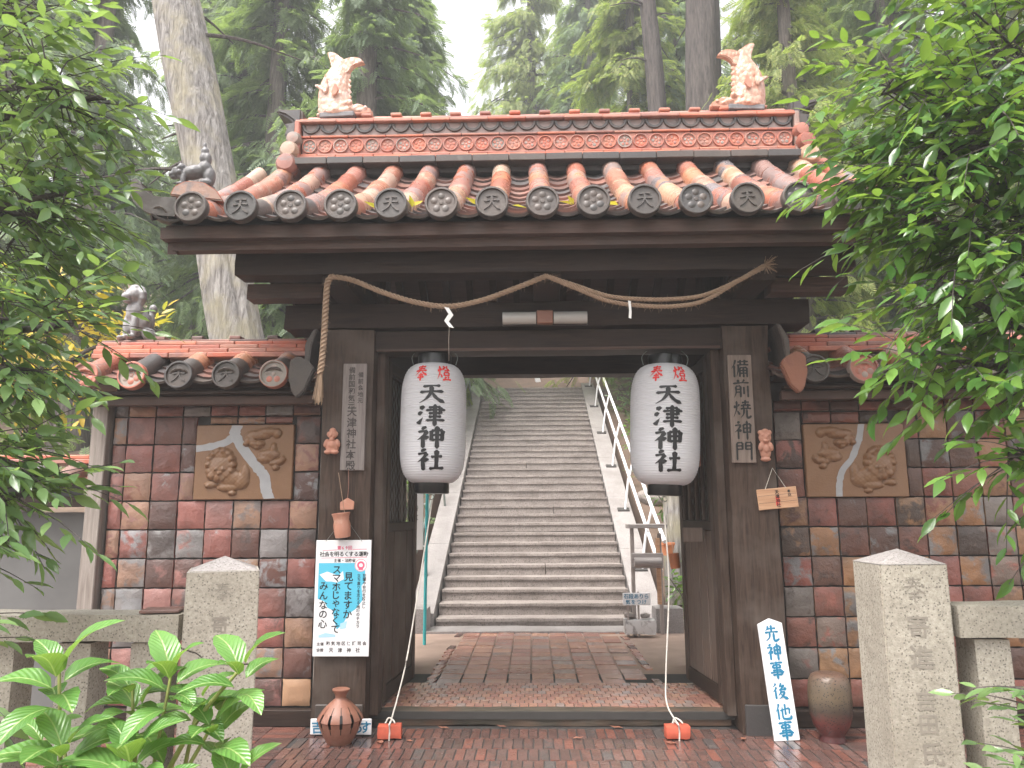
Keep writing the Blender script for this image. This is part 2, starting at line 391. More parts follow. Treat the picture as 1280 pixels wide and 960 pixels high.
wall_clay2 = tilemat('darker wall tile clay', [(.25, .085, .065), (.14, .062, .045), (.20, .17, .15), (.22, .09, .065), (.29, .15, .075), (.11, .058, .044), (.26, .10, .08), (.18, .13, .105), (.21, .07, .05), (.30, .17, .09), (.20, .085, .062), (.13, .07, .052)],
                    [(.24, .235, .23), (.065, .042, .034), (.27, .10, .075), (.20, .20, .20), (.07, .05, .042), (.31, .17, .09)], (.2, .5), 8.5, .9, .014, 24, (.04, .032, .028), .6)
grout = plain('dark grout', (.05, .045, .042), .9)
brick_pav = tilemat('paving brick', [(.145, .078, .066), (.11, .066, .058), (.165, .09, .076), (.105, .088, .084), (.125, .07, .06), (.215, .088, .066)], [(.10, .085, .08), (.20, .09, .07)], (.10, .42), 9, .5, .004, 45, (.05, .038, .034), .5, .92)
brick_court = tilemat('courtyard brick', [(.42, .21, .165), (.48, .245, .18), (.36, .275, .25), (.45, .275, .22), (.38, .19, .155), (.52, .285, .20)], [(.33, .28, .26), (.40, .22, .16)], (.14, .4), 8, .6, .005, 40, (.26, .15, .12), .25, .75)
stone_step = granite('step granite', (.27, .232, .21), (.07, .058, .05), (.36, .315, .29), .6, (.12, .10, .085), .55, .28)
stone_post = granite('fence granite', (.30, .275, .225), (.065, .057, .047), (.44, .405, .34), .65, (.21, .185, .145))
stone_str = granite('pale granite', (.25, .225, .215), (.10, .088, .083), (.35, .325, .315), .6, (.16, .14, .13))
white_paint = plain('white paint', (.80, .79, .80), .45, 0, .04, 6, .05)
white_rail = plain('white rail paint', (.82, .80, .82), .35, 0, .05, 6, .03)
ink = plain('black ink', (.012, .012, .013), .5, 0, .3, 20, 0)
red_ink = plain('red ink', (.72, .035, .03), .55, 0, .1, 20, 0)
blue_ink = plain('blue ink', (.012, .19, .34), .5, 0, .2, 20, 0)
grey_ink = plain('faded ink', (.055, .045, .042), .7, 0, .4, 30, 0)
lacquer = plain('black lacquer', (.010, .010, .010), .3, 0, .2, 5, 0)
terra = tilemat('terracotta', [(.50, .235, .16), (.52, .26, .18)], [(.58, .36, .27), (.42, .17, .11)], (.3, .6), 9, .7, .004, 50, (.30, .13, .09), .3)
terra_dark = tilemat('brown fired clay', [(.27, .115, .075), (.29, .125, .08)], [(.20, .085, .06), (.33, .16, .11)], (.3, .5), 10, .6, .003, 60, (.12, .06, .045), .3)
stat_grey = tilemat('grey fired clay', [(.15, .145, .15), (.17, .16, .165)], [(.28, .27, .28), (.10, .095, .095)], (.35, .6), 12, .6, .004, 50, (.06, .06, .06), .4)
stat_pale = tilemat('pale grey clay', [(.33, .32, .325), (.35, .34, .345)], [(.46, .45, .45), (.20, .19, .19)], (.35, .6), 12, .6, .004, 50, (.14, .135, .13), .4)
shachi_mat = tilemat('pale pink fired clay', [(.60, .40, .31), (.58, .38, .29)], [(.74, .62, .56), (.50, .24, .16)], (.22, .5), 8, .75, .007, 45, (.42, .20, .13), .45, 0., 26.)
straw = plain('straw rope', (.29, .20, .135), .85, 0, .4, 30, .3)
paper = plain('paper', (.80, .79, .77), .7, 0, .04, 8, 0)
metal = plain('galvanised wire', (.22, .24, .22), .5, .5, .2, 10, 0)
bark = woodmat('cedar bark', (.07, .058, .05), (.22, .19, .17), 'z', .85, None, .04, 8)
bark_pale = woodmat('pale weathered bark', (.10, .088, .08), (.42, .40, .38), 'z', .8, (.34, .31, .22), .05, 7)
bark_dark = woodmat('dark bark', (.035, .03, .028), (.13, .11, .10), 'z', .85, None, .03, 8)
soil = plain('earth', (.14, .095, .07), .9, 0, .5, 4, .4)
sand = plain('swept earth', (.34, .24, .19), .8, 0, .3, 5, .4)
leaf_cam = leafmat('camellia leaf', [(.035, .085, .028), (.055, .13, .035), (.09, .19, .05), (.13, .25, .07)], .28, .3)
leaf_cam2 = leafmat('soft camellia leaf', [(.075, .145, .06), (.125, .225, .09), (.19, .31, .125), (.27, .41, .16)], .2, .45)
leaf_right = leafmat('glossy green leaf', [(.035, .10, .024), (.075, .18, .038), (.135, .27, .055), (.22, .39, .085)], .2, .42)
leaf_shrub = leafmat('young shrub leaf', [(.075, .185, .04), (.12, .27, .06), (.17, .35, .09)], .26, .35, True)
needle_a = leafmat('cedar needle', [(.11, .165, .075), (.17, .245, .115), (.25, .32, .15)], .6, .5)
needle_b = leafmat('yellow green cypress', [(.15, .20, .06), (.24, .30, .085), (.35, .39, .11), (.46, .45, .14)], .6, .5)
needle_c = leafmat('blue green cypress', [(.12, .175, .11), (.18, .25, .155), (.25, .32, .20)], .6, .5)
leaf_yellow = leafmat('autumn leaf', [(.50, .32, .02), (.62, .45, .03), (.40, .36, .05)], .45, .4)
def kid(name, me, mat, parent, loc=(0, 0, 0), rot=None, scale=None, kind=None):
    """child placed by its world position"""
    return obj(name, me, mat, parent, Vector(loc)-world_loc(parent), rot, scale, kind)
def wmesh(name, VF, mat, parent, smooth=None, kind=None):
    """child whose vertices are given in world space; origin moved to their centre"""
    V, F = VF; V = [Vector(v) for v in V]; c = sum(V, Vector())/len(V)
    return kid(name, me_from([v-c for v in V], F, smooth), mat, parent, c, kind=kind)

# ================================================================== THE SETTING
def sheet(f, xs, ys):
    V = [(x, y, f(x, y)) for y in ys for x in xs]; n = len(xs)
    F = [(j*n+i, j*n+i+1, (j+1)*n+i+1, (j+1)*n+i) for j in range(len(ys)-1) for i in range(n-1)]
    return me_from(V, F, 60)
def ground_z(x, y):
    z = -.03
    if y > 5.9: z = .06
    if y > 9.6 or abs(x) > 6:
        z += max(0, y-9.9)*.452*(1 if y < 40 else 0)+max(0, min(y, 41)-40)*0
        if y >= 40: z = .06+30.1*.452
        a = max(0, abs(x)-1.75)
        z += min(1.2, a*.12)*min(1, max(0, y-9.9))+.12*noise.noise(Vector((x*.6, y*.6, 0)))*min(1, max(0, y-9.9))
        if abs(x) < 1.75 and y > 9.8: z -= .35
    return z
xs = sorted(set([-80, -60, -45, -30, -20]+[round(-14+i*.5, 2) for i in range(57)]+[-1.76, -1.7, 1.7, 1.76, 20, 30, 45, 60, 80]))
ys = sorted(set([-80, -40, -20, 0, 4, 5.88, 5.92, 7, 9.5, 9.9]+[round(10.2+i*.6, 2) for i in range(50)]+[60, 80]))
struct('ground', sheet(ground_z, xs, ys), soil)

# ---- wet brick pavement before the gate
pav = struct('brick_pavement', boxm(6.6, 3.9, .03, 0), grout); pav.location = (.1, 3.86, -.018)
bw, bl = .066, .232
bmesh_list = [rough_box(bw-.006, bl-.006, .05, (1, 2, 1), .0018, s, .003) for s in range(5)]
cand = []
for j in range(-4, 5):
    for i in range(-36, 37):
        x, y = .12+i*bw+(bw/2 if j % 2 else 0), 5.62-j*bl-.02
        if -1.62 < x < 2.0 and y > 3.9 and y < 5.78: cand.append((x, y))
near = sorted([c for c in cand if c[1] > 4.75], key=lambda c: abs(c[0]-.1)*.3+abs(c[1]-5.1))[:295]
ns = set(near)
for k, (x, y) in enumerate(near):
    kid('brick', bmesh_list[k % 5], brick_pav, pav, (x, y, -.02+random.uniform(-.0015, .0015)), (random.uniform(-.008, .008), random.uniform(-.012, .012), random.uniform(-.006, .006)))
parts = []
def addbrick(x, y, sx, sy, z=-.02, h=.05):
    dz = random.uniform(-.0015, .0015); tx, ty = random.uniform(-.01, .01), random.uniform(-.008, .008)
    V = [Vector((x+a*sx/2, y+b*sy/2, z+c*h/2+dz+(a*sx/2*tx+b*sy/2*ty if c > 0 else 0))) for c in (-1, 1) for b in (-1, 1) for a in (-1, 1)]
    parts.append((V, [(4, 5, 7, 6), (0, 1, 5, 4), (1, 3, 7, 5), (3, 2, 6, 7), (2, 0, 4, 6)]))
for c in cand:
    if c not in ns: addbrick(c[0], c[1], bw-.006, bl-.006)
for x in list(np.arange(-1.62-bl*.52, -3.2, -bl))+list(np.arange(2.0+bl*.52, 3.4, bl)):
    for y in np.arange(3.0, 5.77, bw):
        if (x < -1.62-bl/2+.03 or x > 2.0+bl/2-.03): addbrick(x+(bl/2 if int(y/bw) % 2 else 0)*.0, y, bl-.006, bw-.006)
for x in np.arange(-1.6, 2.0, bw):
    for y in np.arange(2.1, 3.9, bl): addbrick(x, y, bw-.006, bl-.006)
wmesh('distant_brick', merge(parts), brick_pav, pav, kind='stuff')

# ---- floor under the gate and the courtyard path
cf = struct('gate_floor', boxm(3.0, 1.3, .05, 0), grout); cf.location = (.1, 6.42, .076)
parts = []
for j in range(8):
    for i in range(42):
        addbrick(-1.2+i*.066+(.033 if j % 2 else 0), 5.93+j*.098, .059, .09, .088, .05)
wmesh('small_brick', merge(parts), brick_court, cf, kind='stuff')
yard = struct('courtyard', boxm(7.0, 3.4, .05, 0), sand); yard.location = (.1, 8.30, .072)
cbr = [rough_box(.188, .198, .05, (2, 2, 1), .003, 20+s, .006) for s in range(5)]
for j in range(14):
    for i in range(9):
        if i == 8 and j % 3 == 0: continue
        kid('paving_brick', cbr[(i*3+j) % 5], brick_court, yard, (-.72+i*.197+random.uniform(-.002, .002), 6.73+j*.207, .088+random.uniform(-.003, .003)), (random.uniform(-.015, .015), random.uniform(-.015, .015), random.uniform(-.012, .012)))
eb = rough_box(.065, .2, .05, (1, 2, 1), .002, 31, .004)
for j in range(14):
    for s, x in ((-1, -.87), (1, 1.02)):
        if random.random() < .85: kid('edging_brick', eb, brick_pav if j % 4 == 0 else brick_court, yard, (x, 6.73+j*.207, .088), (0, 0, s*.12+random.uniform(-.05, .05)))

# ---- the stone stair
stair = thing('stone_stairs', 'long weathered granite stairway climbing the hill behind the gate', 'stairs', (0, 9.8, .06))
kid('base_slab', rough_box(2.75, .55, .12, (8, 2, 1), .008, 3, .012), stone_str, stair, (.04, 9.62, .07))
Y0, RI, TR, Z0 = 9.8, .14, .31, .08
for k in range(33):
    xl, xr = -1.215-.0012*k, 1.235+.002*k
    cut = random.uniform(-.7, .8) if k % 6 == 4 else None
    spans = [(xl, xr)] if cut is None else [(xl, cut-.002), (cut+.002, xr)]
    gap = .012 if k == 8 else 0
    for (a, b) in spans:
        h = RI+.012-gap
        nx_ = max(3, int((b-a)*5)); m1 = arrs(rough_box(b-a, TR+.10, h-.035, (nx_, 2, 2), .004, k*5+a, .005)); m2 = arrs(rough_box(b-a, TR+.125, .042, (nx_, 2, 1), .003, k*7+a, .006))
        V_, F_ = merge([([v+Vector((0, 0, -.0175)) for v in m1[0]], m1[1]), ([v+Vector((0, -.0125, h/2-.021)) for v in m2[0]], m2[1])]); me = me_from(V_, F_, 35)  # overhanging top slab added so its shadow darkens the riser below
        kid('step', me, stone_step, stair, ((a+b)/2, Y0+k*TR+(TR+.10)/2+random.uniform(-.008, .008), Z0+RI*(k+1)-h/2+random.uniform(-.004, .004)), (random.uniform(-.004, .004), random.uniform(-.0015, .0015), random.uniform(-.001, .001)))
# sloping side slabs in lengths, with end blocks
def slab(xa, xb, y0, y1, zoff, name='side_slab'):
    n = 6
    for i in range(n):
        ya, yb = y0+(y1-y0)*i/n+.004, y0+(y1-y0)*(i+1)/n-.004
        za, zb = Z0+(ya-Y0)/TR*RI+zoff, Z0+(yb-Y0)/TR*RI+zoff
        sh = lambda y: .02*(y-9.8)/10
        V = []
        for (y, z) in ((ya, za), (yb, zb)):
            V += [(xa+(.05*(y-9.8)/10 if xa > 0 else -.03*(y-9.8)/10), y, z-.6), (xb+(.02*(y-9.8)/10 if xa > 0 else -.03*(y-9.8)/10), y, z-.6), (xb+(.02*(y-9.8)/10 if xa > 0 else -.03*(y-9.8)/10), y, z), (xa+(.05*(y-9.8)/10 if xa > 0 else -.03*(y-9.8)/10), y, z)]
        F = [(0, 1, 2, 3), (7, 6, 5, 4), (3, 2, 6, 7), (0, 3, 7, 4), (2, 1, 5, 6), (1, 0, 4, 5)]
        wmesh(name, (V, F), stone_str, stair)
slab(1.25, 1.60, 9.75, 20.1, .14); slab(-1.53, -1.235, 9.75, 20.1, .22)
kid('end_block', rough_box(.33, .36, .33, (3, 3, 3), .008, 61, .012), stone_str, stair, (1.59, 9.55, .22))
kid('end_block', rough_box(.25, .36, .33, (3, 3, 3), .008, 62, .012), stone_str, stair, (-1.39, 9.55, .22))
# the upper flight beyond the landing
up = thing('upper_stairs', 'short dark second stone flight glimpsed above the top landing', 'stairs', (-.6, 22.6, 4.7))
kid('landing', rough_box(4.6, 3.0, .2, (4, 3, 1), .01, 70), stone_step, up, (.1, 21.5, 4.60))
for k in range(9):
    kid('step', rough_box(2.0, .42, .16, (6, 2, 1), .008, 80+k), stone_step, up, (-.45, 22.9+k*.32, 4.78+k*.14))

def ribs(x, r, y0, y1, dz): return [(x, y, Z0+(y-Y0)/TR*RI+dz) for y in np.linspace(y0, y1, 8)]
hr = thing('handrail', 'white two-pipe handrail rising along the far side of the stone stairway', 'handrail', (1.5, 9.9, .5))
for dz, x0 in ((.98, 1.66), (.62, 1.60)):
    wmesh('rail_pipe', tube(ribs(x0, .02, 9.95, 19.9, dz), .026, 8), white_rail, hr, 60)
for y in (10.9, 12.7, 14.5, 16.3, 18.1, 19.8):
    z = Z0+(y-Y0)/TR*RI+.26
    wmesh('rail_post', tube([(1.50, y, z-.12), (1.56, y, z+.35), (1.66, y, z+.72)], .02, 8), white_rail, hr, 60)
    kid('foot_plate', boxm(.19, .12, .02, .003), grout, hr, (1.47, y, z-.11), (R(24), 0, 0))
hl = thing('handrail', 'grey pipe handrail on the banner side of the stairway', 'handrail', (-1.5, 9.9, .5))
wmesh('rail_pipe', tube(ribs(-1.5, .02, 9.95, 19.9, .85), .022, 8), metal, hl, 60)
for y in (10.6, 12.7, 14.5, 16.3, 18.1, 19.8):
    z = Z0+(y-Y0)/TR*RI+.22
    wmesh('rail_post', tube([(-1.44, y, z), (-1.5, y, z+.63)], .018, 8), metal, hl, 60)

# ================================================================== THE GATE
G = thing('shrine_gate', 'dark timber shrine gate with a red clay tiled roof over an open passage', 'gate', (.1, 5.7, 0))
# posts
def post(x0, x1, y0, y1, z0, z1):
    return kid('post', rough_box(x1-x0, y1-y0, z1-z0, (3, 3, 14), .006, x0*9, .014), wood_z, G, ((x0+x1)/2, (y0+y1)/2, (z0+z1)/2))
pl = post(-1.55, -1.165, 5.56, 5.90, 0, 2.86); pr = post(1.40, 1.745, 5.56, 5.90, 0, 2.86)
for x0, x1 in ((-1.50, -1.22), (1.45, 1.70)): kid('rear_post', rough_box(x1-x0, .26, 3.0, (2, 2, 8), .005, x0, .012), wood_z, G, ((x0+x1)/2, 7.35, 1.55))
bx('post_shoe', -1.515, -1.185, 5.545, 5.58, .0, .20, roof_dark, G, .004); bx('post_shoe', 1.43, 1.73, 5.545, 5.58, .0, .20, roof_dark, G, .004)
bx('jamb', -1.165, -1.10, 5.66, 5.80, .1, 2.70, wood_z, G); bx('jamb', 1.335, 1.40, 5.66, 5.80, .1, 2.70, wood_z, G)
# beams
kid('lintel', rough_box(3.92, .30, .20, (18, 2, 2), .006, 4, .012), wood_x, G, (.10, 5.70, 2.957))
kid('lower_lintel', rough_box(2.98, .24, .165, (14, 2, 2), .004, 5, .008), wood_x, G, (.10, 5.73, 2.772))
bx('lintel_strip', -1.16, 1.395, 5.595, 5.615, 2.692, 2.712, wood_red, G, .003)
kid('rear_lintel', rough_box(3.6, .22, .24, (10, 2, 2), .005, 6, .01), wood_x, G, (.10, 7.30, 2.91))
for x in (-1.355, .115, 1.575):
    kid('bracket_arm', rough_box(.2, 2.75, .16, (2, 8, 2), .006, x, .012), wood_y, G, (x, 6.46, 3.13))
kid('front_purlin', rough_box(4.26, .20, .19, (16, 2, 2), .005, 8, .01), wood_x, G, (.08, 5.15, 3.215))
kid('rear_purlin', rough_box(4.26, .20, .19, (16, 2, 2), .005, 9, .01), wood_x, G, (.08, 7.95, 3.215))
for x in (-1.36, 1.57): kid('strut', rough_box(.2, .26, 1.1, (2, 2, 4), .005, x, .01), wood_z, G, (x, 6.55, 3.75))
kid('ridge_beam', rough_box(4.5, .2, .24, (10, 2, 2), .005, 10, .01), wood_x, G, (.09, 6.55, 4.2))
# under the roof: rafters and boards
YE, ZE, YR, ZR = 4.72, 3.40, 6.45, 4.47
def rz(y):
    t = (y-YE)/(YR-YE); return ZE+(ZR-ZE)*t-.075*4*t*(1-t)
def rslope(y): return math.atan2(rz(y+.01)-rz(y-.01), .02)
def strip(x0, x1, ya, yb, dz, th, n=8, flip=False):
    V, F = [], []
    for i in range(n+1):
        y = ya+(yb-ya)*i/n; z = rz(y)+dz; yy = 13.1-y if flip else y
        V += [(x0, yy, z), (x1, yy, z), (x1, yy, z-th), (x0, yy, z-th)]
    for i in range(n):
        a, b = 4*i, 4*i+4
        for k in range(4): F.append((a+k, a+(k+1) % 4, b+(k+1) % 4, b+k))
    F += [(3, 2, 1, 0), (4*n, 4*n+1, 4*n+2, 4*n+3)]
    return V, F
roof = wmesh('roof', merge([strip(-2.42, 2.60, 4.80, 6.56, -.045, .03), strip(-2.42, 2.60, 4.80, 6.56, -.045, .03, flip=True)]), wood_red, G)
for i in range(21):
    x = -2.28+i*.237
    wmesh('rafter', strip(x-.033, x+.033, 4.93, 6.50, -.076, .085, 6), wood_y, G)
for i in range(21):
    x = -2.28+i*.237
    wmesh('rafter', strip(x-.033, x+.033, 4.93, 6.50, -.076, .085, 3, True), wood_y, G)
# eave boards, two steps, and the boards along the gables
kid('eave_board', rough_box(5.08, .10, .085, (20, 1, 1), .003, 12, .006), wood_red, G, (.09, 4.83, 3.335))
kid('eave_board', rough_box(4.98, .09, .07, (20, 1, 1), .003, 13, .006), wood_red, G, (.09, 4.895, 3.268))
kid('eave_board', rough_box(4.98, .10, .16, (12, 1, 1), .003, 14, .006), wood_red, G, (.09, 8.24, 3.31))
for x in (-2.40, 2.58):
    for fl in (False, True): wmesh('gable_board', strip(x-.03, x+.03, 4.86, 6.50, -.05, .2, 8, fl), wood_red, G)
for x in (-1.95, 2.12):
    wmesh('gable_infill', ([(x, 5.2, 3.2), (x, 7.9, 3.2), (x, 6.55, 4.25)], [(0, 1, 2)]), wood_y, G)
for s, x0, x1 in ((-1, -2.06, -1.50), (1, 1.70, 2.26)):       # end caps of the lintels, seen beside the posts
    kid('bracket_arm', rough_box(abs(x1-x0), .16, .12, (3, 1, 1), .004, x0, .01), wood_red, G, ((x0+x1)/2, 5.40, 3.09))
# ---- tiles
def half_tube(L, r0, r1, seg=9, th=.014):
    """barrel tile lying along +y, open below"""
    V, F = [], []
    for (y, r, ri) in ((0, r0, r0-th), (L, r1, r1-th)):
        for rr in (r, ri):
            for k in range(seg+1):
                a = R(-18)+R(216)*k/seg; V.append((rr*cos(a), y, rr*sin(a)))
    n = seg+1
    for k in range(seg):
        F += [(k, k+1, 2*n+k+1, 2*n+k), (n+k+1, n+k, 3*n+k, 3*n+k+1), (k+1, k, n+k, n+k+1), (2*n+k, 2*n+k+1, 3*n+k+1, 3*n+k)]
    return me_from(V, F, 35)
def pan(wd, L, sag=.045, th=.018, seg=6):
    V, F = [], []
    for y, dz in ((0, .022), (L, 0)):
        for lo in (0, -th):
            for k in range(seg+1):
                u = k/seg*2-1; V.append((u*wd/2, y, dz+lo-sag*(1-u*u)))
    n = seg+1
    for k in range(seg):
        F += [(k, k+1, 2*n+k+1, 2*n+k), (k+1, k, n+k, n+k+1), (n+k+1, n+k, 3*n+k, 3*n+k+1)]
    return me_from(V, F, 40)
def ngon(r, n, a0=0): return [(r*cos(a0+2*pi*k/n), r*sin(a0+2*pi*k/n)) for k in range(n)]
def disc(r, depth, petals=5, char=None, rim=.14, seg=28):
    """roof-end disc facing -y with raised rim and a raised crest"""
    V, F = [], []
    prof = [(r, depth), (r, 0), (r*(1-rim*.35), -.006), (r*(1-rim), -.006), (r*(1-rim*1.25), .008), (0.0001, .008)]
    for (rr, y) in prof:
        for (x, z) in ngon(rr, seg): V.append((x, y, z))
    for i in range(len(prof)-1):
        for k in range(seg): F.append((i*seg+k, i*seg+(k+1) % seg, (i+1)*seg+(k+1) % seg, (i+1)*seg+k))
    P = [(V, F)]
    def bumpd(cx, cz, rr, h, n=10):
        vv = [(cx+x, .008, cz+z) for x, z in ngon(rr, n)]+[(cx+x*.7, .008-h, cz+z*.7) for x, z in ngon(rr, n)]+[(cx, .008-h*1.15, cz)]
        ff = [(k, (k+1) % n, n+(k+1) % n, n+k) for k in range(n)]+[(n+k, n+(k+1) % n, 2*n) for k in range(n)]
        P.append((vv, ff))
    if char:
        a, f = brush(char, 11)
        for q in f:
            tp = [Vector((a[i][0]*r*1.2, -.000-a[i][2]*.2, a[i][1]*r*1.2)) for i in q]; bt = [Vector((v.x, .009, v.z)) for v in tp]
            P.append((tp+bt, [(0, 1, 2, 3)]+[(k, (k+1) % 4, 4+(k+1) % 4, 4+k) for k in range(4)]))
    else:
        for k in range(petals): bumpd(cos(pi/2+2*pi*k/petals)*r*.46, sin(pi/2+2*pi*k/petals)*r*.46, r*.225, .004)
        bumpd(0, 0, r*.15, .004, 8)
    V, F = merge(P); return me_from(V, F, 30)
NX = 15; XT = [.08+.325*(i-7) for i in range(NX)]
ts = [0, .15, .32, .49, .66, .83, 1.0]
tubeme = [half_tube(.3, .080, .087)]
for i, x in enumerate(XT):
    for s in range(6):
        ya, yb = YE+(YR-YE)*ts[s], YE+(YR-YE)*ts[s+1]; za, zb = rz(ya)+.035, rz(yb)+.035
        L = sqrt((yb-ya)**2+(zb-za)**2); a = math.atan2(zb-za, yb-ya)
        k = 1.0+random.uniform(-.03, .03)
        kid('barrel_tile', tubeme[0], roof_tube if s else (roof_dark if random.random() < .25 else roof_tube), roof, (x+random.uniform(-.004, .004), ya, za+.004*(s % 2)), (a, random.uniform(-.03, .03), random.uniform(-.012, .012)), (k, L*1.05/.3, k))
dA, dB = disc(.107, .05), disc(.107, .05, char='天'); dC = disc(.107, .05, petals=6)
for i, x in enumerate(XT):
    kid('eave_disc', [dA, dB, dA, dC, dB][i % 5], roof_dark, roof, (x, YE-.075, rz(YE)+.062), (R(-4), 0, 0))
nr = 11; pm = pan(.235, .18)
for i in range(NX+1):
    x = XT[0]-.1625+i*.325
    for s in range(nr):
        ya, yb = YE-.005+(YR-YE)*s/nr, YE-.005+(YR-YE)*(s+1)/nr; a = math.atan2(rz(yb)-rz(ya), yb-ya)
        L = sqrt((yb-ya)**2+(rz(yb)-rz(ya))**2)
        kid('pan_tile', pm, roof_dark if s == 0 else roof_pan, roof, (x, ya, rz(ya)+.028), (a, 0, random.uniform(-.01, .01)), (1, L*1.1/.18, 1))
# back slope in simpler joined rows (out of view)
parts = []
V0, F0 = arrs(tubeme[0])
for x in XT:
    L = sqrt((YR-YE)**2+(ZR-ZE)**2); a = math.atan2(ZR-ZE, YR-YE)
    parts.append(([Vector((x+v.x, 13.1-(YE+v.y/.3*L*cos(a)-v.z*sin(a)), ZE+.02+v.y/.3*L*sin(a)+v.z*cos(a))) for v in V0], [f[::-1] for f in F0]))
wmesh('back_barrel_tile', merge(parts), roof_tube, roof, 35, 'stuff')
# verge rolls and upturned corner tiles
for sx, x in ((-1, -2.44), (1, 2.60)):
    for s in range(6):
        ya, yb = YE+.02+(YR-YE)*ts[s], YE+.02+(YR-YE)*ts[s+1]; za, zb = rz(ya)+.02, rz(yb)+.02
        a = math.atan2(zb-za, yb-ya); L = sqrt((yb-ya)**2+(zb-za)**2)
        kid('verge_tile', tubeme[0], roof_dark if s == 0 else roof_tube, roof, (x, ya, za), (a, 0, 0), (.75, L*1.05/.3, .9))
    # corner: a curl of clay sweeping out and up
    pts = catmull([(x+sx*-.10, 4.74, 3.50), (x-.0, 4.72, 3.50), (x+sx*.07, 4.71, 3.52), (x+sx*.13, 4.70, 3.57), (x+sx*.155, 4.70, 3.64), (x+sx*.135, 4.70, 3.67)], 6)
    V, F = [], []
    n = len(pts)
    for q, p in enumerate(pts):
        t = q/(n-1); d = (pts[min(q+1, n-1)]-pts[max(q-1, 0)]).normalized(); nn = Vector((-d.z, 0, d.x))*sx
        h = .068*(1-.6*t**1.6); 
        V += [p+nn*h*-1, p+nn*h, p+nn*h+Vector((0, .20*(1-.3*t), 0)), p-nn*h+Vector((0, .20*(1-.3*t), 0))]
    for q in range(n-1):
        for k in range(4): F.append((4*q+k, 4*q+(k+1) % 4, 4*q+4+(k+1) % 4, 4*q+4+k))
    F += [(3, 2, 1, 0), (4*n-4, 4*n-3, 4*n-2, 4*n-1)]
    wmesh('corner_tile', (V, F), roof_dark, roof, 50)
# ---- ridge
wave_clay = tilemat('greyish pink clay', [(.27, .20, .18), (.29, .21, .19)], [(.17, .15, .145), (.33, .22, .19)], (.35, .6), 7, .7, .004, 40, (.12, .10, .095), .4)
RX0, RX1 = -2.05, 2.33; RY = 6.40
ridge = kid('ridge', boxm(RX1-RX0, .26, .52, .004), roof_dark, G, ((RX0+RX1)/2, 6.55, 4.75))
def run(z0, z1, yf, n, mat, name, jit=.003, x0=RX0-.02, x1=RX1+.02, stagger=0., ydepth=.34, parent=ridge, yc=6.55):
    w = (x1-x0)/n; xx = [x0]+[x0+w*(k+stagger) for k in range(1 if stagger == 0 else 0, n)]+[x1]
    xx = sorted(set(round(v, 4) for v in xx))
    for a, b in zip(xx, xx[1:]):
        if b-a < .02: continue
        kid(name, boxm(b-a-.004, ydepth, z1-z0-.002, .005), mat, parent, ((a+b)/2, yc-yf+random.uniform(-jit, jit), (z0+z1)/2), (random.uniform(-.01, .01), random.uniform(-.006, .006), random.uniform(-.004, .004)))
run(4.535, 4.600, .05, 14, roof_dark, 'ridge_base_tile', x0=RX0-.06, x1=RX1+.06, ydepth=.42)
run(4.602, 4.624, .03, 13, roof_red, 'flat_tile', stagger=.5); run(4.626, 4.648, .015, 13, roof_red, 'flat_tile'); run(4.650, 4.672, .0, 13, roof_red, 'flat_tile', stagger=.5)
run(4.828, 4.850, .0, 13, roof_red, 'flat_tile', stagger=.3, ydepth=.33)
run(4.958, 4.985, .02, 13, roof_red, 'flat_tile', ydepth=.36); run(4.987, 5.012, .0, 13, roof_red, 'flat_tile', stagger=.5, ydepth=.34); run(5.014, 5.036, -.03, 13, roof_red, 'flat_tile', ydepth=.30)
kid('ridge_face', boxm(RX1-RX0-.02, .02, .15, .002), roof_red, ridge, ((RX0+RX1)/2, 6.412, 4.75))
d5 = disc(.068, .02, 5, seg=20)
nd_ = 31
for k in range(nd_):
    kid('plum_disc', d5, roof_mix if k % 2 == 0 else roof_red, ridge, (RX0+.075+(RX1-RX0-.15)*k/(nd_-1), 6.392, 4.75), (0, random.uniform(-.3, .3), 0))
kid('wave_ground', boxm(RX1-RX0-.02, .02, .105, .002), wave_clay, ridge, ((RX0+RX1)/2, 6.41, 4.904))
def wave_arc():
    V, F = [], []
    for k in range(13):
        a = pi+pi*k/12
        for r, y in ((.086, -.0), (.080, -.016), (.060, -.016), (.054, 0)): V.append((r*cos(a), y, r*sin(a)*1.0))
    for k in range(12):
        for q in range(3): F.append((4*k+q, 4*k+q+1, 4*k+q+5, 4*k+q+4))
    return me_from(V, F, 30)
wa = wave_arc(); nw = 27
for k in range(nw): kid('wave_tile', wa, roof_dark, ridge, (RX0+.085+(RX1-RX0-.17)*k/(nw-1), 6.399, 4.95), None, (.98, 1, 1.0))
V, F = tube(catmull([(RX0+.02, 6.55, 5.06), (.1, 6.55, 5.05), (RX1-.02, 6.55, 5.06)], 10), .05, 10)
wmesh('ridge_cap', (V, F), roof_red, ridge, 50)
for k in range(15): kid('cap_block', boxm(.10, .12, .03, .008), roof_red, ridge, (RX0+.30+(RX1-RX0-.6)*k/14, 6.50, 5.075))
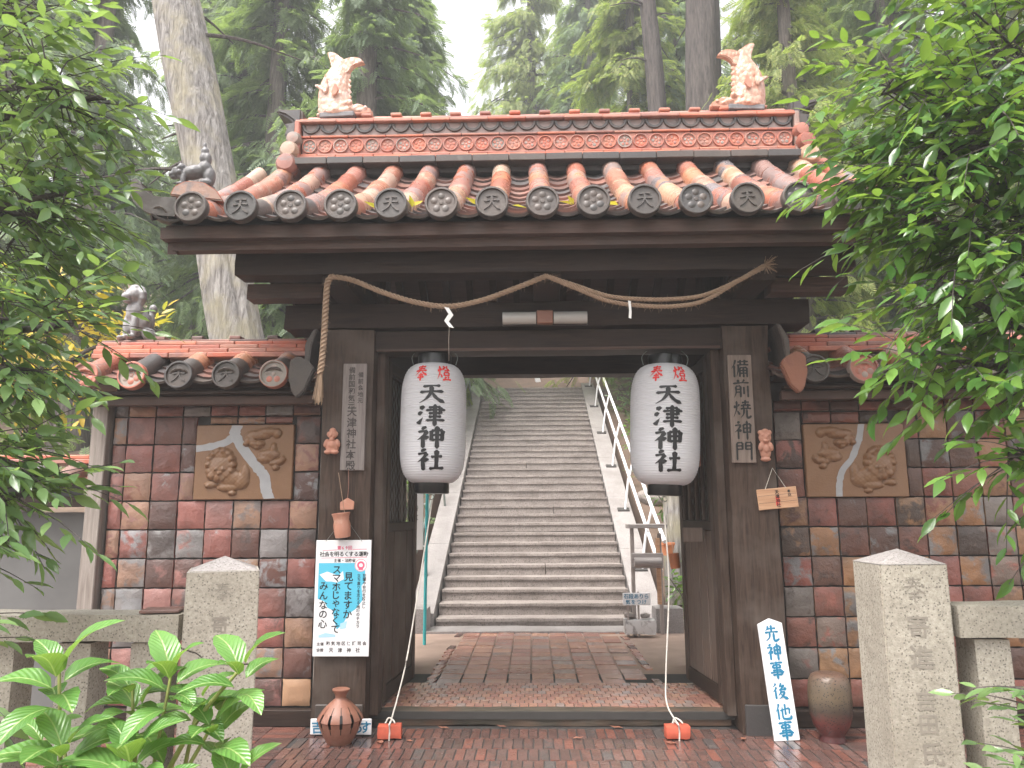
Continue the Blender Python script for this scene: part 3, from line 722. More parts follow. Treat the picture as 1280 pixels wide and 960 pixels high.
# ridge ends: stepped scroll tiles with a horn
end_bl = []
for sx, xe in ((-1, RX0), (1, RX1)):
    kid('end_plate', boxm(.05, .36, .46, .012), roof_mix, ridge, (xe+sx*.03, 6.53, 4.76))
    for (dx, zz, rr, dp) in ((.055, 4.80, .070, .28), (.085, 4.685, .085, .33), (.10, 4.555, .095, .36)):
        pr_ = [(rr*.3, -dp/2-.015), (rr*.75, -dp/2-.01), (rr, -dp/2+.03), (rr*.94, -dp/4), (rr, 0), (rr*.94, dp/4), (rr, dp/2-.03), (rr*.75, dp/2+.01), (rr*.3, dp/2+.015)]
        kid('end_scroll', lathe(pr_, 20, 45), roof_tube if rr > .08 else roof_mix, ridge, (xe+sx*dx, 6.46, zz), (R(90), 0, 0))
    horn = [(0, -.06), (.06, -.05), (.09, .0), (.16, .05), (.235, .075), (.245, .12), (.14, .11), (0, .115)]
    kid('end_horn', prism([(sx*a, b) for a, b in horn], -.14, .14, .02), roof_dark, ridge, (xe-sx*.0, 6.52, 5.00))
    kid('end_neck', prism([(0, 0), (sx*.10, .02), (sx*.08, .10), (sx*.11, .13), (0, .15)], -.15, .15, .01), roof_dark, ridge, (xe+sx*.05, 6.52, 4.83))
# ---- fallen leaves caught between the barrel tiles
for k in range(16):
    x = random.choice(XT[4:11])+random.choice([-.11, .12])+random.uniform(-.03, .03); y = YE+random.uniform(.06, .35)
    l = me_from([(0, 0, 0), (.02, .03, .008), (0, .085, 0), (-.02, .03, .008)], [(0, 1, 2), (0, 2, 3)])
    o = obj('fallen_leaf', l, leaf_yellow, None, (x, y, rz(y)+.055), (random.uniform(-.3, .8), random.uniform(-.4, .4), random.uniform(0, 6)), random.uniform(.8, 1.4))
    tag(o, 'yellow leaf lying in a roof gutter between barrel tiles', 'leaf', 'fallen leaves on the gate roof')

# ---- doors folded inward
def door(hx, hy, ang, L, sgn):
    d = kid('door', boxm(L, .045, .07, .004, (L/2, 0, 1.275)), wood_x, G, (hx, hy, .12), (0, 0, ang))
    def part(n, x0, x1, z0, z1, th, mat, dy=0): obj(n, boxm(x1-x0, th, z1-z0, .004), mat, d, ((x0+x1)/2, dy, (z0+z1)/2))
    part('stile', .0, .075, .02, 2.55, .055, wood_z); part('stile', L-.075, L, .02, 2.55, .055, wood_z)
    part('rail', .076, L-.076, .02, .13, .05, wood_x); part('rail', .076, L-.076, 2.46, 2.55, .05, wood_x)
    n = 4; wd = (L-.152)/n
    for i in range(n): part('plank', .076+i*wd+.003, .076+(i+1)*wd-.003, .131, 1.238, .022, wood_z if sgn < 0 else wood_mid, random.uniform(-.004, .004))
    for i in range(5):
        x = .11+(L-.22)*i/4; part('bar', x-.014, x+.014, 1.312, 2.458, .024, wood_z, .01)
    # hexagonal netting
    V, F = [], []
    r = .0016
    nx, nz = int((L-.16)/.05), int(1.15/.05)
    for i in range(nx):
        pts = []
        for j in range(nz+1):
            o = .012 if ((j//1) % 2 == 0) else -.012
            pts.append((.09+i*.05+(o if i % 2 == 0 else -o), -.03*1, 1.31+j*.05))
        tube(pts, r, 3, True, None, (V, F))
    obj('wire_mesh', me_from(V, F), metal, d, (0, .0, 0), kind='stuff')
    return d
wood_mid = woodmat('door plank', (.07, .046, .036), (.20, .145, .115), 'z', .6, (.15, .115, .095))
door(-1.125, 5.83, R(84.5), .93, -1)
door(1.365, 5.83, R(95.5), .88, 1)
for x in (-1.36, 1.58): bx('side_board', x-.02, x+.02, 5.92, 7.2, .15, 2.9, wood_y, G)
# sill across the passage
kid('sill', rough_box(2.56, .16, .115, (16, 2, 2), .008, 33, .012), woodmat('mossy sill', (.05, .042, .034), (.15, .125, .095), 'x', .7, (.17, .09, .06)), G, (.115, 5.86, .055))
bx('hanging_block', 1.14, 1.29, 5.98, 6.01, 1.27, 1.38, wood_mid, G)
# lamp fitting on the lintel
lamp = thing('lamp_fitting', 'unlit twin frosted lamp fitting fixed to the lintel above the passage', 'lamp', (.10, 5.50, 2.91))
bx('back_plate', -.215, .415, 5.515, 5.548, 2.86, 2.965, roof_dark, lamp)
frost = plain('frosted plastic', (.50, .50, .48), .25, 0, .12, 6, 0)
for a, b in ((-.21, .035), (.165, .41)):
    V, F = tube([(a, 5.50, 2.912), (b, 5.50, 2.912)], .046, 12); wmesh('diffuser', (V, F), frost, lamp, 40)
bx('socket_box', .04, .16, 5.46, 5.514, 2.862, 2.962, terra_dark, lamp)

# ================================================================== THE WALLS
def tile_variants(n, w_, h_):
    return [rough_tile(w_, h_, s) for s in range(n)]
def rough_tile(w_, h_, seed, th=.03):
    n = 6; V, F = [], []
    for j in range(n+1):
        for i in range(n+1):
            u, v = i/n*2-1, j/n*2-1; e = max(abs(u), abs(v))
            p = noise.noise(Vector((u*2.2+seed*5.1, v*2.2, seed*2.7)))*.009+noise.noise(Vector((u*6+seed, v*6, 3.3)))*.006
            y = -th-(p if e < .99 else 0)+(0.012 if e > .99 else 0)-.003*(1-e)
            jx, jz = (random.uniform(-.0025, .0025), random.uniform(-.0025, .0025)) if e > .99 else (0, 0)
            V.append((u*w_/2*(1 if e > .99 else .97)+jx, y, v*h_/2*(1 if e > .99 else .97)+jz))
    m = n+1
    for j in range(n):
        for i in range(n): F.append((j*m+i, j*m+i+1, (j+1)*m+i+1, (j+1)*m+i))
    ring = [i for i in range(m)]+[j*m+n for j in range(1, m)]+[n*m+i for i in range(n-1, -1, -1)]+[j*m for j in range(n-1, 0, -1)]
    b = len(V)
    for k in ring: V.append((V[k][0], 0, V[k][2]))
    for k in range(len(ring)): F.append((ring[k], b+k, b+(k+1) % len(ring), ring[(k+1) % len(ring)]))
    return me_from(V, F, 30)
PT = .2135
TV = tile_variants(7, PT-.012, PT-.012)
YW = 5.83
def wall(x0, x1, panel, label, name='tile_wall'):
    W = thing(name, label, 'wall', ((x0+x1)/2, YW+.12, 0))
    bx('wall_core', x0, x1, YW+.001, YW+.26, 0, 2.52, grout, W, .004)
    right = x0 > 0
    c0 = x0+.045 if right else x1-.045
    ncol = int(abs(x1-x0)/PT)+1
    q = 0
    for c in range(ncol):
        a, b = (c0+c*PT, c0+(c+1)*PT) if right else (c0-(c+1)*PT, c0-c*PT)
        a, b = max(a, x0+.012), min(b, x1-.012)
        if b-a < .04: continue
        for r in range(-7, 4):
            z0, z1 = 1.60+r*PT, 1.60+(r+1)*PT; z1 = min(z1, 2.33)
            z0 = max(z0, .125)
            A, B, Z_0, Z_1 = a, b, z0, z1
            px0, px1, pz0, pz1 = panel[0]-.006, panel[1]+.006, panel[2]-.006, panel[3]+.006
            if A < px1 and B > px0 and Z_0 < pz1-.01 and Z_1 > pz0+.01:
                ch = [(B-px1)*(Z_1-Z_0), (px0-A)*(Z_1-Z_0), (Z_1-pz1)*(B-A), (pz0-Z_0)*(B-A)]; m = max(range(4), key=lambda k: ch[k])
                if m == 0: A = px1
                elif m == 1: B = px0
                elif m == 2: Z_0 = pz1
                else: Z_1 = pz0
                if B-A < .035 or Z_1-Z_0 < .035: continue
            full = abs(B-A-PT) < .003 and abs(Z_1-Z_0-PT) < .003
            if full:
                me = TV[(q*5+r) % 7]; sc = (1, 1, 1) if random.random() < .5 else (-1, 1, 1); rt = None
            else: me = rough_tile(B-A-.012, Z_1-Z_0-.012, q*.37); sc = (1, 1, 1)
            q += 1
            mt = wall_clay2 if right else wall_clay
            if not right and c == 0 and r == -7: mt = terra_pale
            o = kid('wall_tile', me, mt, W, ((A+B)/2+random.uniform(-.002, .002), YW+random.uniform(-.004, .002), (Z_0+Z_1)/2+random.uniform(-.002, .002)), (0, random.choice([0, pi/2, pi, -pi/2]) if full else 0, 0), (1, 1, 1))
    bx('base_beam', x0, x1, YW-.075, YW, .0, .115, wood_x, W)
    return W
terra_pale = tilemat('pale glazed tile', [(.42, .25, .15), (.44, .26, .16)], [(.46, .29, .18), (.40, .22, .14)], (.3, .5), 9, .5, .003, 40, (.35, .18, .11), .3)
PL = (-2.565, -1.815, 1.606, 2.172); PR = (2.028, 2.772, 1.60, 2.143)
WL = wall(-3.235, -1.575, PL, 'clay tiled wall with a lion panel on the banner poster side of the gate')
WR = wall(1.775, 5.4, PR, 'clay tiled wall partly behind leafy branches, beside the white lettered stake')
bx('corner_post', -3.36, -3.24, 5.74, 5.92, 0, 2.34, wood_light, WL); 
bx('edge_strip', -1.605, -1.565, 5.79, 5.828, .12, 2.34, wood_light, WL); bx('edge_strip', 1.765, 1.80, 5.79, 5.828, .12, 2.34, wood_light, WR)
def wall_roof(W, x0, x1, discs, right):
    bxo = bx('wall_roof', x0, x1, 5.62, 6.28, 2.47, 2.50, wood_red, W)
    bx('eave_board', x0+.02, x1-.02, 5.585, 5.655, 2.30, 2.368, wood_red, W); bx('eave_batten', x0+.02, x1-.02, 5.53, 5.60, 2.372, 2.40, wood_x, W)
    for x in discs:
        for s, (ya, yb) in enumerate(((5.47, 5.66), (5.65, 5.84))):
            kid('barrel_tile', tubeme[0], roof_tube if random.random() < .6 else roof_dark, bxo, (x, ya, 2.475+(ya-5.47)*.55), (math.atan(.55), 0, 0), (1.05, .75, 1.05))
        kid('eave_disc', random.choice([dA, dB, dC]), roof_dark if random.random() < .6 else roof_mix, bxo, (x, 5.44, 2.505), (R(-6), 0, 0), .98)
    allx = sorted(discs); st = allx[1]-allx[0]
    for x in [allx[0]-st/2]+[v+st/2 for v in allx]:
        if x+.1 > x1+.1 or x-.1 < x0-.1: continue
        for s in range(4):
            ya = 5.46+s*.09; kid('pan_tile', pm, roof_dark if s == 0 else roof_pan, bxo, (x, ya, 2.475+(ya-5.46)*.55), (math.atan(.55), 0, 0), (st/.325*1.02, .72, 1))
    n = max(4, int((x1-x0)/.28))
    for i, (z0, z1, dy, st2) in enumerate(((2.695, 2.735, .09, 0), (2.737, 2.772, .065, .5), (2.774, 2.808, .04, .25), (2.810, 2.84, .015, .6))):
        run(z0, z1, dy, n, roof_red, 'flat_tile', .004, x0, x1, st2, .30, bxo, 5.99)
    run(2.842, 2.868, 0, n, roof_pan, 'ridge_tile', .004, x0, x1, .4, .22, bxo, 5.99)
    for i in range(n): kid('cap_block', boxm(.09, .1, .03, .006), roof_pan, bxo, (x0+(i+.5)*(x1-x0)/n, 5.95, 2.885))
    parts = []                                                      # back slope, out of view
    V, F = strip(x0, x1, 5, 5.5, 0, .02, 2); 
    wmesh('back_slope', ([(x0, 6.05, 2.72), (x1, 6.05, 2.72), (x1, 6.45, 2.50), (x0, 6.45, 2.50)], [(0, 1, 2, 3)]), roof_pan, bxo)
    # ornamental end tile beside the gate post
    e = x0 if right else x1; s = -1 if right else 1
    me = prism([(0, 0), (s*.03, -.05), (s*.0, -.12), (-s*.03, -.2), (-s*.09, -.26), (-s*.13, -.22), (-s*.16, -.1), (-s*.15, .02), (-s*.09, .05)], -.03, .03, .01)
    kid('end_tile', me, terra_dark if right else roof_dark, bxo, (e+s*.0, 5.44, 2.58))
    kid('end_fin', prism([(0, .0), (s*.035, .0), (s*.05, .17), (s*.09, .29), (s*.06, .29), (0, .18)], -.2, .2, .008), roof_dark, bxo, (e-s*.06, 5.66, 2.55))
wall_roof(WL, -3.42, -1.60, [-1.877-.349*k for k in range(5)], False)
wall_roof(WR, 1.80, 5.4, [2.02+.349*k for k in range(10)], True)
# X-marked and brush-marked glazed tiles
def flatpaint(name, VF, mat, parent, loc): return kid(name, me_from(*VF), mat, parent, loc)
# ---- lion relief panels
def relief(panel, mirror, label):
    x0, x1, z0, z1 = panel; W_, H_ = x1-x0, z1-z0
    T = thing('lion_relief_panel', label, 'relief panel', ((x0+x1)/2, YW-.03, (z0+z1)/2))
    bx('plate', x0, x1, YW-.045, YW-.001, z0, z1, clay_plate, T, .006)
    # bumps in panel units u (0..1 across, towards gate = 1 on the far wall), v up
    B = [(.27, .42, .135, .17, .050), (.27, .60, .11, .10, .035), (.20, .33, .07, .08, .045), (.34, .33, .07, .08, .045), (.27, .30, .06, .07, .052), (.24, .40, .028, .035, .066), (.31, .40, .028, .035, .066), (.275, .345, .03, .04, .07),
         (.38, .28, .15, .11, .035), (.48, .25, .09, .12, .032), (.36, .16, .12, .06, .03), (.18, .20, .07, .05, .028), (.40, .085, .045, .035, .034), (.52, .33, .05, .14, .028), (.15, .18, .03, .03, .035), (.17, .50, .05, .07, .035), (.37, .52, .05, .07, .035), (.33, .62, .05, .05, .035), (.20, .62, .05, .05, .035),
         (.64, .86, .14, .07, .034), (.74, .90, .12, .06, .036), (.55, .79, .06, .06, .04), (.60, .74, .05, .05, .046), (.66, .74, .05, .05, .046), (.52, .74, .035, .035, .042), (.63, .69, .035, .03, .04), (.83, .88, .05, .07, .03),
         (.76, .60, .11, .07, .032), (.80, .68, .035, .08, .03), (.72, .54, .09, .06, .03), (.86, .50, .06, .05, .036), (.90, .53, .03, .05, .036), (.83, .42, .04, .04, .034), (.81, .48, .05, .04, .03)]
    for k in range(14):
        a = k/14*2*pi; B.append((.27+.125*cos(a), .46+.19*sin(a), .04, .052, .042+.006*(k % 2)))
    nx, nz = 96, 72; V = np.zeros(((nx+1)*(nz+1), 3)); hh = np.zeros((nz+1, nx+1))
    U, Vv = np.meshgrid(np.linspace(0, 1, nx+1), np.linspace(0, 1, nz+1))
    for (cu, cv, ru, rv, h) in B:
        d = ((U-cu)/ru)**2+((Vv-cv)/rv)**2; hh = np.maximum(hh, np.where(d < 1, h*np.sqrt(np.clip(1-d, 0, 1)), 0))
    hh += np.where(hh > .004, .003*np.sin(U*140)*np.cos(Vv*110), 0)
    m = hh > .003
    if mirror: hh = hh[:, ::-1]; m = m[:, ::-1]
    Vs = [(x0+W_*i/nx, YW-.043-hh[j, i]*.9, z0+H_*j/nz) for j in range(nz+1) for i in range(nx+1)]
    Fs = [(j*(nx+1)+i, j*(nx+1)+i+1, (j+1)*(nx+1)+i+1, (j+1)*(nx+1)+i) for j in range(nz) for i in range(nx) if m[j:j+2, i:i+2].any()]
    used = sorted({k for f in Fs for k in f}); ix = {k: n for n, k in enumerate(used)}
    wmesh('lion', ([Vs[k] for k in used], [tuple(ix[k] for k in f) for f in Fs]), clay_plate, T, 60)
    # silver glaze band
    P = [[(0, .68), (.12, .70), (.30, .76), (.38, .84)], [(.42, 1.0), (.40, .86), (.52, .62), (.66, .40), (.72, .30), (.74, .14), (.78, 0)]]
    ww = [.045, .055]
    if mirror: P = [[(.58, 1.0), (.55, .80), (.52, .70), (.46, .52), (.36, .36), (.32, .18), (.31, 0)]]; ww = [.032]
    for q, (pts, wv) in enumerate(zip(P, ww)):
        pp = catmull([(a, b, 0) for a, b in pts], 5) ; V, F = [], []
        for i, p in enumerate(pp):
            d = (pp[min(i+1, len(pp)-1)]-pp[max(i-1, 0)]).normalized(); nn = Vector((-d.y, d.x))*wv*(1+.25*noise.noise(Vector((i*.9, q*7, 1))))
            for s in (1, -1):
                a, b = min(.995, max(.005, p.x+nn.x*s)), min(.993, max(.007, p.y+nn.y*s)); V.append((x0+W_*a, YW-.0465-.0006*q, z0+H_*b))
        F = [(2*i, 2*i+1, 2*i+3, 2*i+2) for i in range(len(pp)-1)]
        wmesh('glaze_band', (V, F), silver_glaze, T)
clay_plate = tilemat('ochre clay plate', [(.215, .115, .058), (.225, .12, .06)], [(.18, .09, .048), (.25, .14, .075)], (.25, .45), 5, .5, .003, 60, (.20, .10, .055), .3)
silver_glaze = plain('grey ash glaze', (.34, .34, .35), .35, 0, .2, 12, .1)
relief(PL, False, 'brown clay relief panel of two lions split by a broad forked grey band')
relief(PR, True, 'brown clay relief panel of lions with a narrow grey band, beside leafy branches')

# ---- low wall further off beyond the corner post
LW = thing('plaster_wall', 'low grey plastered garden wall with tiled coping beyond the corner post', 'wall', (-4.4, 6.1, 0))
plaster = plain('grey plaster', (.13, .128, .125), .8, 0, .3, 3, .15)
bx('wall_body', -6.5, -3.50, 6.06, 6.25, 0, 1.52, plaster, LW); bx('wall_post', -3.50, -3.37, 6.0, 6.2, 0, 1.9, wood_z, LW)
bx('coping_board', -6.5, -3.40, 5.92, 6.0, 1.56, 1.64, wood_x, LW); bx('upper_panel', -6.5, -3.55, 6.02, 6.04, 1.64, 1.78, plaster, LW)
for i in range(9):
    kid('barrel_tile', tubeme[0], roof_tube, LW, (-3.62-.3*i, 5.84, 1.74), (R(24), 0, 0), (1, 1.13, 1)); kid('pan_tile', pm, roof_pan, LW, (-3.47-.3*i, 5.86, 1.75), (R(24), 0, 0), (1.2, 1.67, 1))
run(1.90, 1.94, .0, 10, roof_red, 'flat_tile', .004, -6.4, -3.40, 0, .26, LW, 6.17); run(1.942, 1.975, -.02, 10, roof_red, 'flat_tile', .004, -6.4, -3.40, .5, .24, LW, 6.17)

# ================================================================== THINGS
# ---- paper lanterns
lan_paper = NT('lantern paper'); _v = lan_paper.coords(); lan_paper.set(Base_Color=lan_paper.mix(lan_paper.noise(_v, 3, 3), (.70, .70, .73), (.80, .80, .82)), Roughness=.5)
_tr = lan_paper.n('ShaderNodeBsdfTranslucent'); _tr.inputs[0].default_value = (.8, .8, .82, 1); _mx = lan_paper.n('ShaderNodeMixShader'); _mx.inputs[0].default_value = .3
lan_paper.l(lan_paper.b.outputs[0], _mx.inputs[1]); lan_paper.l(_tr.outputs[0], _mx.inputs[2]); lan_paper.l(_mx.outputs[0], lan_paper.out.inputs[0]); lan_paper = lan_paper.m
def lantern(x, y, z0, z1, r, lean, label, tx, bx_, by_):
    T = thing('paper_lantern', label, 'lantern', (x, y, z0), 'white paper lanterns hanging in the gateway')
    T.rotation_euler = (0, lean, 0)
    H = z1-z0; rc = .125
    def rad(t): return rc*.9+(r-rc*.9)*max(0, 1-abs(2*t-1)**4.6)**.46
    NR = 50; prof = []
    for i in range(NR*4+1):
        t = i/(NR*4); rr = rad(t)-.003*abs(cos(pi*i/4))**1.0*(0 if t in (0, 1) else 1); prof.append((rr, t*H))
    obj('paper_shade', lathe(prof, 48, 75, cap=False), lan_paper, T)
    obj('top_cap', lathe([(rc*.2, H+.075), (rc*.98, H+.075), (rc, H+.07), (rc, H-.015), (rc*.9, H-.015)], 32, 40), lacquer, T)
    obj('bottom_cap', lathe([(rc*.2, -.075), (rc*.98, -.075), (rc*1.02, -.068), (rc*1.02, .015), (rc*.9, .015)], 32, 40), lacquer, T)
    def wrap(items, br, mat, name, wt=9):
        V, F = write(items, br, wt); out = []
        for v in V:
            t = min(.995, max(.005, v.z/H)); rr = rad(t)+.0025-v.y*.12; a = (v.x+tx)/r
            out.append((rr*sin(a), -rr*cos(a), v.z))
        obj(name, me_from(out, F), mat, T)
    s = H*.19
    wrap([(c, 0, H*(.715-.178*i), s, 1.36) for i, c in enumerate('天津神社')], True, ink, 'black_lettering', 15)
    wrap([('奉', -.092, H*.893, H*.145, .9), ('燈', .092, H*.893, H*.145, .9)], True, red_ink, 'red_lettering', 13)
    V, F = tube(catmull([(-.16, 0, H-.0), (-.17, 0, H+.07), (-.10, 0, H+.13), (0, 0, H+.15), (.10, 0, H+.13), (.17, 0, H+.07), (.16, 0, H)], 4), .003, 4)
    obj('wire_handle', me_from(V, F), metal, T)
    V, F = tube(catmull([(.018*cos(a), 0, -.10+.018*sin(a)) for a in np.linspace(0, 2*pi, 10)], 2), .003, 4); obj('ring', me_from(V, F), metal, T)
lantern(-.742, 5.68, 1.715, 2.60, .246, R(.6), 'white paper lantern nearer the poster post, black and red calligraphy', .015, 0, 0)
lantern(.963, 5.68, 1.69, 2.578, .256, R(2.2), 'white paper lantern nearer the carved name board post, leaning slightly, black and red calligraphy', -.018, 0, 0)
def cord(name, pts, r, mat, label):
    V, F = tube(catmull(pts, 8), r, 6); c = Vector(pts[-1])
    return tag(obj(name, me_from([v-c for v in V], F, 60), mat, None, c), label, 'cord', 'lantern tether cords')
brick_red = plain('red brick', (.50, .10, .055), .7, 0, .3, 25, .5)
cord_m = plain('white cord', (.62, .58, .52), .8, 0, .2, 40, .2)
cord('lantern_tether', [(-.735, 5.66, 1.60), (-.80, 5.60, 1.1), (-.88, 5.50, .5), (-.955, 5.42, .16), (-.975, 5.40, .105)], .0055, cord_m, 'slanting white cord from the lantern by the poster post down to its brick')
cord('lantern_tether', [(.945, 5.66, 1.575), (.955, 5.62, 1.0), (.90, 5.55, .40), (.89, 5.48, .22), (.95, 5.41, .105)], .0055, cord_m, 'white cord from the leaning lantern down to its brick, kinked near the bottom')
for (x, y, a, lb) in ((-.98, 5.47, .12, 'red brick tied with cord, on wet paving near the slotted clay jar'), (.95, 5.48, .05, 'red brick tied with cord, on wet paving by the right-hand side of the sill')):
    T = thing('tether_brick', lb, 'brick', (x, y, .005), 'bricks weighing down the lantern cords'); T.rotation_euler = (0, 0, a)
    obj('brick_body', rough_box(.165, .105, .088, (5, 3, 3), .005, x, .008), brick_red, T, (0, 0, .046))
    V, F = tube([(.0, -.056, .0), (.002, -.058, .05), (.0, -.056, .094), (.0, 0, .096), (0, .056, .094), (0, .058, .02)], .006, 6); obj('cord_loop', me_from(V, F, 60), cord_m, T)
    V, F = tube(catmull([(-.03, -.01, .098), (-.01, .02, .125), (.02, .0, .115), (.035, -.02, .10)], 4), .006, 6); obj('knot', me_from(V, F, 60), cord_m, T)

# ---- straw rope
def strands(path, R_=.0105, r=.0100, turns=70, n=3, seg=5):
    P = []
    L = [0]
    for a, b in zip(path, path[1:]): L.append(L[-1]+(b-a).length)
    tot = L[-1]; m = int(tot/.012)
    def at(s):
        for i in range(len(L)-1):
            if s <= L[i+1] or i == len(L)-2:
                t = (s-L[i])/max(1e-6, L[i+1]-L[i]); return path[i].lerp(path[i+1], t)
    parts = []
    for q in range(n):
        pts = []
        for k in range(m+1):
            s = tot*k/m; p = at(s); d = (at(min(tot, s+.02))-at(max(0, s-.02))).normalized()
            a = d.cross(Vector((0, 1, 0))).normalized() if abs(d.y) < .95 else Vector((1, 0, 0)); b = d.cross(a)
            th = 2*pi*q/n+s*turns; pts.append(p+(a*cos(th)+b*sin(th))*R_)
        parts.append(tube(pts, r, seg))
    for k in range(int(tot*70)):                                   # stray straws
        s = random.uniform(0, tot); p = at(s); d = Vector((random.uniform(-1, 1), random.uniform(-1, 1), random.uniform(-1, .6))).normalized()
        parts.append(tube([p+d*.01, p+d*.028, p+d*random.uniform(.03, .05)+Vector((0, 0, -.008))], .0009, 3))
    return merge(parts)
rp = thing('straw_rope', 'twisted straw rope swagged across the gate below the eaves', 'rope', (.1, 5.03, 3.1))
Vp = lambda L: catmull([(x, 5.03, z) for x, z in L], 8)
wmesh('rope_swag', strands(Vp([(-1.36, 3.10), (-1.222, 3.073), (-1.0, 2.98), (-.781, 2.91), (-.563, 2.879), (-.346, 2.915), (-.128, 2.991), (.106, 3.084)])), straw, rp, 60)
wmesh('rope_swag', strands(Vp([(.106, 3.084), (.305, 3.013), (.52, 2.938), (.734, 2.913), (.948, 2.91), (1.163, 2.935), (1.382, 3.027), (1.576, 3.137)]), .0085, .0082, 90), straw, rp, 60)
wmesh('rope_swag', strands(Vp([(.11, 3.080), (.30, 2.996), (.519, 2.904), (.732, 2.868), (.946, 2.86), (1.162, 2.896), (1.409, 3.038), (1.57, 3.12)]), .0085, .0082, 90), straw, rp, 60)
wmesh('rope_tail', strands(Vp([(-1.36, 3.10), (-1.388, 3.06), (-1.395, 2.95), (-1.40, 2.70), (-1.41, 2.50), (-1.42, 2.42)]), .0125, .012), straw, rp, 60)
parts = []
for k in range(70):
    a, b = random.uniform(-1, 1), random.uniform(-1, 1)
    parts.append(tube([(-1.415+a*.01, 5.03+b*.01, 2.45), (-1.42+a*.022, 5.03+b*.02, 2.36), (-1.425+a*.03, 5.03+b*.03, 2.27-random.uniform(0, .06))], .0018, 3))
for k in range(50):
    d = Vector((random.uniform(-.2, 1), random.uniform(-.6, .3), random.uniform(-.8, .9)))
    parts.append(tube([(1.575, 5.02, 3.135), tuple(Vector((1.585, 5.02, 3.135))+d*.035), tuple(Vector((1.59, 5.02, 3.13))+d*.075)], .0016, 3))
wmesh('frayed_end', merge(parts), straw, rp, kind='stuff')
for (x, z, lb, s) in ((-.57, 2.85, 'zigzag paper streamer hanging from the straw rope above the lantern near the poster', 1), (.66, 2.88, 'thin paper streamer hanging from the doubled part of the rope', .55)):
    T = thing('paper_streamer', lb, 'paper streamer', (x, 5.01, z), 'paper streamers on the straw rope')
    V, F = [], []
    zz = [(0, .02), (.03*s, -.03), (.0, -.075), (.035*s, -.12)] if s == 1 else [(0, .02), (.004, -.05), (.0, -.10)]
    for i, (a, b) in enumerate(zz): V += [(a-.016*s, -.004*(i % 2), b), (a+.016*s, .004*(i % 2), b-.006)]
    F = [(2*i, 2*i+1, 2*i+3, 2*i+2) for i in range(len(zz)-1)]
    V2 = [(a, b+.0015, c) for a, b, c in V]; n = len(V)
    obj('folded_paper', me_from(V+V2, F+[tuple(k+n for k in f[::-1]) for f in F]), paper, T)
    if s == 1:
        V, F = tube([(.02, 0, -.10), (-.0, .15, -.18), (-.03, .45, -.26)], .002, 4); obj('thread', me_from(V, F), cord_m, T)

# ---- boards with calligraphy on the posts
def board(name, x0, x1, z0, z1, yb, tilt, label, cat, mat, th=.02):
    T = thing(name, label, cat, ((x0+x1)/2, yb, z0)); T.rotation_euler = (0, tilt, 0)
    obj('board', boxm(x1-x0, th, z1-z0, .004, (0, 0, (z1-z0)/2)), mat, T)
    return T
def lettering(T, items, br, mat, yoff, name='lettering', wt=9.):
    V, F = write(items, br, wt); return obj(name, me_from([(v.x, v.y+yoff, v.z) for v in V], F), mat, T)
sign_wood = woodmat('grey sign board', (.17, .145, .135), (.30, .265, .25), 'z', .65)
sign_wood2 = woodmat('brown sign board', (.15, .115, .095), (.26, .205, .175), 'z', .65)
nl = board('name_board', -1.392, -1.217, 1.806, 2.591, 5.545, R(.2), 'grey wooden name board with faded lettering above the small clay ornaments', 'sign', sign_wood)
lettering(nl, column('備前国和気元', -.02, .735, .052, .050)+column('備前会地元', .045, .70, .048, .042)+column('天津神社本殿', -.012, .425, .078, .074), False, grey_ink, -.0115)
lettering(nl, [('天', -.012, .425, .088), ('津', -.012, .335, .088), ('神', -.012, .248, .085), ('社', -.012, .165, .08)], True, grey_ink, -.0125, 'brush_lettering', 11) if False else None
nr_ = board('name_board', 1.425, 1.597, 1.84, 2.627, 5.545, R(.3), 'brown wooden name board with bold black brush lettering above the wishing plaque', 'sign', sign_wood2)
lettering(nr_, [(c, .0, .685-.15*i, .145, .98) for i, c in enumerate('備前焼神門')], True, ink, -.0115, wt=11)

# ---- poster
P = board('poster_board', -1.541, -1.147, .521, 1.313, 5.53, 0, 'white printed campaign poster with blue panel hanging on the gate post', 'poster', white_paint, .008)
PW, PH = .394, .792
def prn(items, mat, name='print', dy=-.0052): return lettering(P, items, False, mat, dy, name)
def patch(poly, mat, dy, name='print_patch'):
    bm = bmesh.new(); f = bm.faces.new([bm.verts.new((x*PW-PW/2, dy, PH-z*PH)) for x, z in poly]); bmesh.ops.triangulate(bm, faces=[f]); m = bm_me(bm); obj(name, m, mat, P)
cyan = plain('cyan print', (.10, .50, .68), .45, 0, .05, 5, 0); pale_blue = plain('pale blue print', (.42, .66, .80), .45, 0, .05, 5, 0); pink = plain('pink print', (.74, .12, .22), .45, 0, .05, 5, 0)
patch([(.06, .20), (.90, .20), (.90, .36), (.84, .40), (.87, .52), (.74, .60), (.62, .64), (.52, .73), (.42, .77), (.37, .70), (.34, .61), (.24, .585), (.18, .53), (.06, .51)], cyan, -.0046)
patch([(.08, .30), (.22, .275), (.42, .31), (.50, .27), (.52, .34), (.40, .37), (.30, .36), (.20, .36)], white_paint, -.0049)
patch([(.10, .82), (.22, .80), (.40, .815), (.40, .835), (.10, .84)], pale_blue, -.0047); patch([(.48, .72), (.60, .70), (.58, .76), (.48, .77)], pale_blue, -.0047)
patch([(.12, .088), (.38, .084), (.38, .088), (.12, .092)], pink, -.0046); patch([(.66, .08), (.92, .078), (.92, .082), (.66, .084)], pink, -.0046); patch([(.10, .155), (.93, .148), (.93, .152), (.10, .159)], pink, -.0046)
def px(u): return u*PW-PW/2
def pz(v): return PH-v*PH
prn(row('第69回', px(.42), pz(.068), .026, .030), pink, 'print')
prn(row('社会を明るくする運動', px(.115), pz(.122), .0345, .037), ink)
